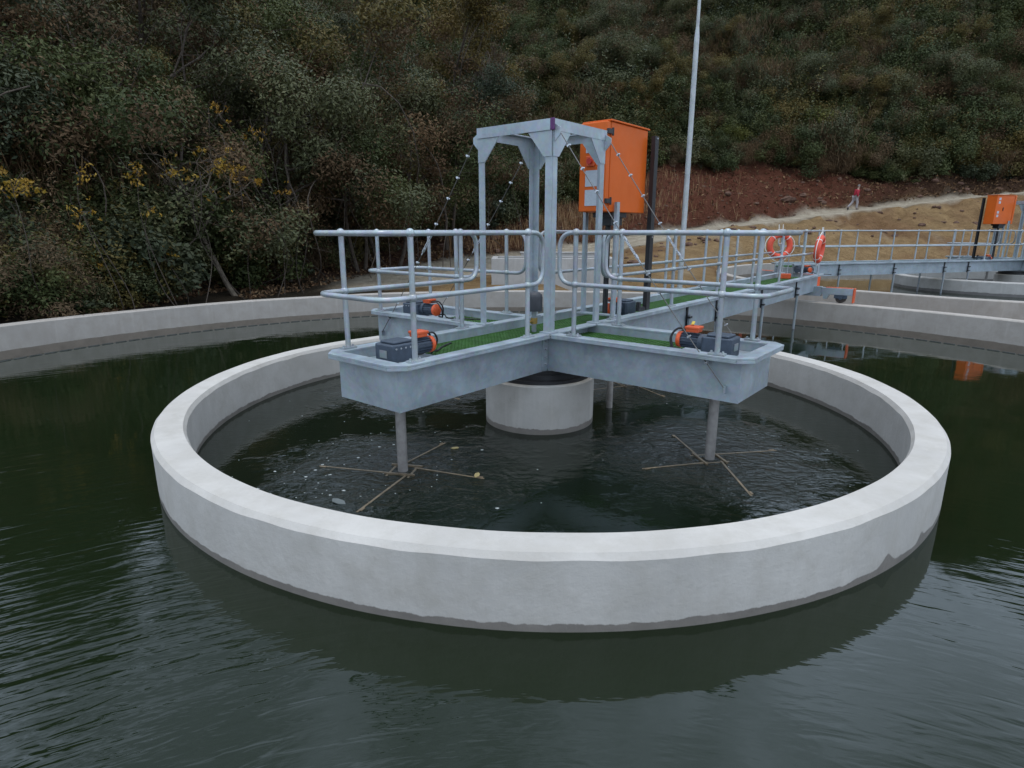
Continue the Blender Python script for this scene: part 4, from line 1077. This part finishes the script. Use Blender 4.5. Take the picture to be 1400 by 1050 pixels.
# shrubs: individual bushes along the foot of the slope, sharing a few meshes
SH = {
 'dark': shrub_mesh(1.5, 2.2, M['leaf_dark'], 7000, .115), 'grey': shrub_mesh(1.6, 2.4, M['leaf_grey'], 6800, .11),
 'olive': shrub_mesh(1.5, 2.0, M['leaf_olive'], 6800, .11), 'blue': shrub_mesh(1.3, 1.9, M['leaf_blue'], 5600, .13),
 'brown': shrub_mesh(1.5, 2.1, M['leaf_brown'], 7000, .11, .1, 0, .25), 'fresh': shrub_mesh(1.3, 2.0, M['leaf_fresh'], 5600, .11, .3, 0, .35),
 'twig': twig_mesh(1.6, 2.6, 2600, M['leaf_brown']), 'dark2': shrub_mesh(1.7, 2.8, M['leaf_dark'], 8000, .12, lumps=20),
}
SRC = {}
def shrub(kind, x, y, s, rz, label, group=None):
    t = empty('shrub', (x, y, tz(x, y) - .05), rz, label=label, cat='shrub', group=group); t.scale = (s, s, s * .95)
    o = obj_of('foliage', SH[kind], t); SRC.setdefault(kind, o)
    m = MB()
    for _ in range(4): limb(m, (0, 0, -.1), (rng.normal() * .5, rng.normal() * .5, rng.uniform(.8, 1.4)), .03, .01, .1, 4)
    m.build('stem', M['bark'], t, True); return t
shrub('blue', -11.75, 13.9, .95, .3, 'dark blue-green bush against the wall at the left edge')
shrub('fresh', aty(1008, 190, 52)[0], 52.4, 1.25, .3, 'bright yellow-green bush above the red earth bank')
shrub('blue', aty(1205, 205, 54)[0], 54.0, 1.5, 1.3, 'dark round bush above the walking person')
shrub('dark2', aty(1330, 195, 54)[0], 54.5, 1.6, 2.0, 'tall dark bush above the far orange cabinet')
shrub('twig', aty(830, 250, 45)[0], 45.5, 1.0, 2.0, 'brown leafless bush behind the orange cabinet')
# foot-of-slope row: (t, extra depth, kind)
row = []
tt = -.82
while tt < .84:
    row.append((tt + rng.normal() * .008, rng.uniform(.2, 2.2))); tt += .030 if tt < -.2 else .034
kinds = ['dark', 'olive', 'grey', 'brown', 'blue', 'twig', 'dark2']
nm_lab = {'dark': 'dark green bush', 'olive': 'olive bush', 'grey': 'grey-green bush', 'brown': 'brown-leaved bush', 'blue': 'blue-green bush', 'twig': 'leafless twiggy bush', 'dark2': 'dense dark bush', 'fresh': 'light green bush'}
ZONES = [(-.71, 'at the far left edge above the tank wall'), (-.60, 'below the left yellow creepers'), (-.50, 'left of the leaning bare tree'), (-.40, 'right behind the leaning bare tree'), (-.30, 'behind the front left railing end'),
         (-.20, 'on the brown earth left of the gantry'), (-.10, 'seen between the left gantry legs'), (0, 'seen through the middle of the gantry'), (.10, 'between the gantry and the orange cabinet'), (.21, 'behind the near orange cabinet'),
         (.29, 'beside the lamp pole above the red bank'), (.38, 'above the red bank right of the pole'), (.48, 'above the red bank left of the person'), (.58, 'on the slope above the walking person'), (.68, 'on the slope right of the walking person'), (9, 'on the slope above the far orange cabinet')]
used = set()
for i, (t0, ex) in enumerate(row):
    yf = float(np.interp(t0, TC, FOOT)) + ex; x = t0 * yf
    zone = next(z_ for lim, z_ in ZONES if t0 < lim)
    s = float(rng.uniform(.6, 1.0)) * (.75 if t0 < -.2 else 1.05)
    cand = [k for k in kinds if (k, zone) not in used]
    k = cand[int(rng.integers(0, len(cand)))]; used.add((k, zone))
    shrub(k, x, yf, s, float(rng.uniform(0, 6)), nm_lab[k] + ' ' + zone, 'bushes along the foot of the wooded slope')

# --- scrub and woodland higher up: one mass nobody could count
def scatter(name, pts, scl, kind_idx, srcs, label, tilt=.12):
    me = bpy.data.meshes.new(name); me.from_pydata(pts, [], [])
    a = me.attributes.new('scl', 'FLOAT', 'POINT'); a.data.foreach_set('value', np.array(scl, np.float32))
    a = me.attributes.new('pick', 'INT', 'POINT'); a.data.foreach_set('value', np.array(kind_idx, np.int32))
    rot = np.stack([rng.normal(0, tilt, len(pts)), rng.normal(0, tilt, len(pts)), rng.uniform(0, 6.28, len(pts))], 1)
    a = me.attributes.new('rot', 'FLOAT_VECTOR', 'POINT'); a.data.foreach_set('vector', rot.astype(np.float32).ravel())
    o = bpy.data.objects.new(name, me); col.objects.link(o)
    ng = bpy.data.node_groups.new(name, 'GeometryNodeTree')
    ng.interface.new_socket('Geometry', in_out='INPUT', socket_type='NodeSocketGeometry'); ng.interface.new_socket('Geometry', in_out='OUTPUT', socket_type='NodeSocketGeometry')
    gi = ng.nodes.new('NodeGroupInput'); go = ng.nodes.new('NodeGroupOutput')
    iop = ng.nodes.new('GeometryNodeInstanceOnPoints'); jn = ng.nodes.new('GeometryNodeJoinGeometry')
    for s_ in srcs[::-1]:
        oi = ng.nodes.new('GeometryNodeObjectInfo'); oi.inputs['Object'].default_value = s_; oi.inputs['As Instance'].default_value = True; oi.transform_space = 'ORIGINAL'
        ng.links.new(oi.outputs['Geometry'], jn.inputs[0])
    ng.links.new(gi.outputs[0], iop.inputs['Points']); ng.links.new(jn.outputs[0], iop.inputs['Instance']); iop.inputs['Pick Instance'].default_value = True
    for nm2, ty, sk in (('pick', 'INT', 'Instance Index'), ('rot', 'FLOAT_VECTOR', 'Rotation'), ('scl', 'FLOAT', 'Scale')):
        na_ = ng.nodes.new('GeometryNodeInputNamedAttribute'); na_.data_type = ty; na_.inputs['Name'].default_value = nm2
        ng.links.new([s2 for s2 in na_.outputs if s2.enabled][0], iop.inputs[sk])
    ng.links.new(iop.outputs[0], go.inputs[0])
    md = o.modifiers.new('scatter', 'NODES'); md.node_group = ng
    return tag(o, label, kind='stuff')
for k in SH:
    if k not in SRC: shrub(k, -3.0 + len(SRC), 47.0 + len(SRC), 1.0, 0, nm_lab[k] + ' high on the slope behind the gantry')
order = ['dark', 'grey', 'olive', 'blue', 'brown', 'fresh', 'twig', 'dark2']
srcs = [SRC[k] for k in order] + [CROWN[k] for k in ('dark', 'grey', 'olive')]
pts = []; scl = []; pk = []
yv = 13.0
while yv < 126:
    stp = .95 + yv * .0105
    tv = -1.0
    while tv < 1.0:
        y = yv + rng.uniform(-.5, .5) * stp; t0 = tv + rng.uniform(-.5, .5) * stp / yv; x = t0 * y
        fy = float(np.interp(t0, TC, FOOT))
        if y > fy + (.35 if t0 < -.35 else 1.0):
            z = tz(x, y)
            pts.append((x, y, z - .12)); base_s = rng.uniform(.6, 1.15) * (.7 + 1.1 * float(fbm(np.array([x * .16 + 9]), np.array([y * .16]))[0])) * (1 + .006 * (y - 40) if y > 40 else 1)
            if t0 < -.1: wts = [.28, .20, .13, .12, .08, .02, .06, .11]
            else: wts = [.24, .12, .22, .11, .12, .05, .07, .07]
            cl = float(fbm(np.array([x * .09]), np.array([y * .09]))[0])
            wts = np.array(wts); wts[4] *= 1 + 4 * max(0, cl - .48) * 3; wts[6] *= 1 + 4 * max(0, cl - .48) * 2; wts[0] *= 1 + 10 * max(0, .45 - cl); wts[3] *= 1 + 10 * max(0, .45 - cl)
            wts /= wts.sum()
            if rng.uniform() < .11 and y > fy + 4: scl.append(rng.uniform(.45, 1.0)); pk.append(8 + int(rng.integers(0, 3))); pts[-1] = (x, y, z - .6)
            else: scl.append(base_s); pk.append(int(rng.choice(8, p=wts)))
        tv += stp / yv
    yv += stp * .85
print('scrub instances', len(pts))
scatter('hillside_scrub', pts, scl, pk, srcs, 'dense mixed scrub covering the whole hillside')

# ground litter, dry stalks and stones on the earth banks (uncountable)
def strew(name, n, sampler, size, mat, label, aspect, up, lift=.03, stand=False):
    P = []
    while len(P) < n:
        t0, y = sampler(); x = t0 * y; P.append((x, y, tz(x, y) + lift))
    P = np.array(P)
    me = leaf_mesh(name, P, size, mat, aspect, up)
    if stand:
        k = len(P); d = np.stack([rng.normal(size=k) * .18, rng.normal(size=k) * .18, np.ones(k)], 1); s = np.cross(d, rng.normal(size=(k, 3))); s /= np.linalg.norm(s, axis=1)[:, None]
        L_ = rng.uniform(.35, 1.15, k)[:, None]
        v = np.stack([P, P + d * L_ * .5 + s * .013, P + d * L_, P + d * L_ * .5 - s * .013], 1)
        me.vertices.foreach_set('co', v.reshape(-1).astype(np.float32)); me.update()
    o = obj_of(name, me); return tag(o, label, kind='stuff')
def s_red():
    t0 = rng.uniform(-.15, .86); y = rng.uniform(float(np.interp(t0, TC, [r_[1] for r_ in ROADY])) + .3, float(np.interp(t0, TC, FOOT)) + 1.0); return t0, y
def s_straw():
    t0 = float(np.clip(rng.normal(.12, .10), -.1, .36)); y = rng.uniform(float(np.interp(t0, TC, [r_[1] for r_ in ROADY])) + .3, float(np.interp(t0, TC, FOOT)) - 1.0); return t0, y
def s_left():
    t0 = rng.uniform(-.7, -.08); fy = float(np.interp(t0, TC, FOOT)); return t0, rng.uniform(fy - 3.2 if t0 > -.45 else fy - .6, fy + 2.5)
strew('earth_debris', 6000, s_red, .26, M['litter'], 'clods and dead twigs scattered over the red earth bank', .35, .5)
strew('dry_stalks', 2200, s_straw, .5, M['straw'], 'dry pale stalks standing on the red earth bank', .05, .1, 0, True)
strew('leaf_litter', 3600, s_left, .17, M['litter'], 'dead leaves and twigs under the left trees', .4, .5)
m = MB(); rr_ = random.Random(3)
def stone(x, y, r):
    z = tz(x, y) + r * .1; o = len(m.v); m.ball((x, y, z), r, 7, 5, rr_.uniform(.8, 1.6), rr_.uniform(.7, 1.2), rr_.uniform(.4, .8))
    for i in range(o, len(m.v)):
        v_ = m.v[i]; m.v[i] = (v_[0] + rr_.uniform(-.16, .16) * r, v_[1] + rr_.uniform(-.16, .16) * r, v_[2] + rr_.uniform(-.16, .16) * r)
for i in range(240):
    t0, y = s_red() if i % 3 else (rr_.uniform(.15, .8), None)
    if y is None: y = rr_.uniform(float(np.interp(t0, TC, [r_[0] for r_ in ROADY])) - 5, float(np.interp(t0, TC, [r_[0] for r_ in ROADY])) - .5)
    if math.hypot(t0 * y - C2[0], y - C2[1]) < 12: continue
    stone(t0 * y, y, rr_.choice([.06, .09, .12, .2]))
tag(m.build('loose_stones', M['rock'], None, False), 'loose stones on the earth banks', kind='stuff')
for (px, py, Yd, r_, lab) in ((1080, 248, 46.5, .55, 'larger broken rock on the red bank left of the person'), (1100, 243, 47.2, .35, 'smaller pale rock beside the larger one on the red bank')):
    x, y, z = aty(px, py, Yd); m = MB(); stone(x, y, r_); tag(m.build('boulder', M['rock']), lab, 'rock')
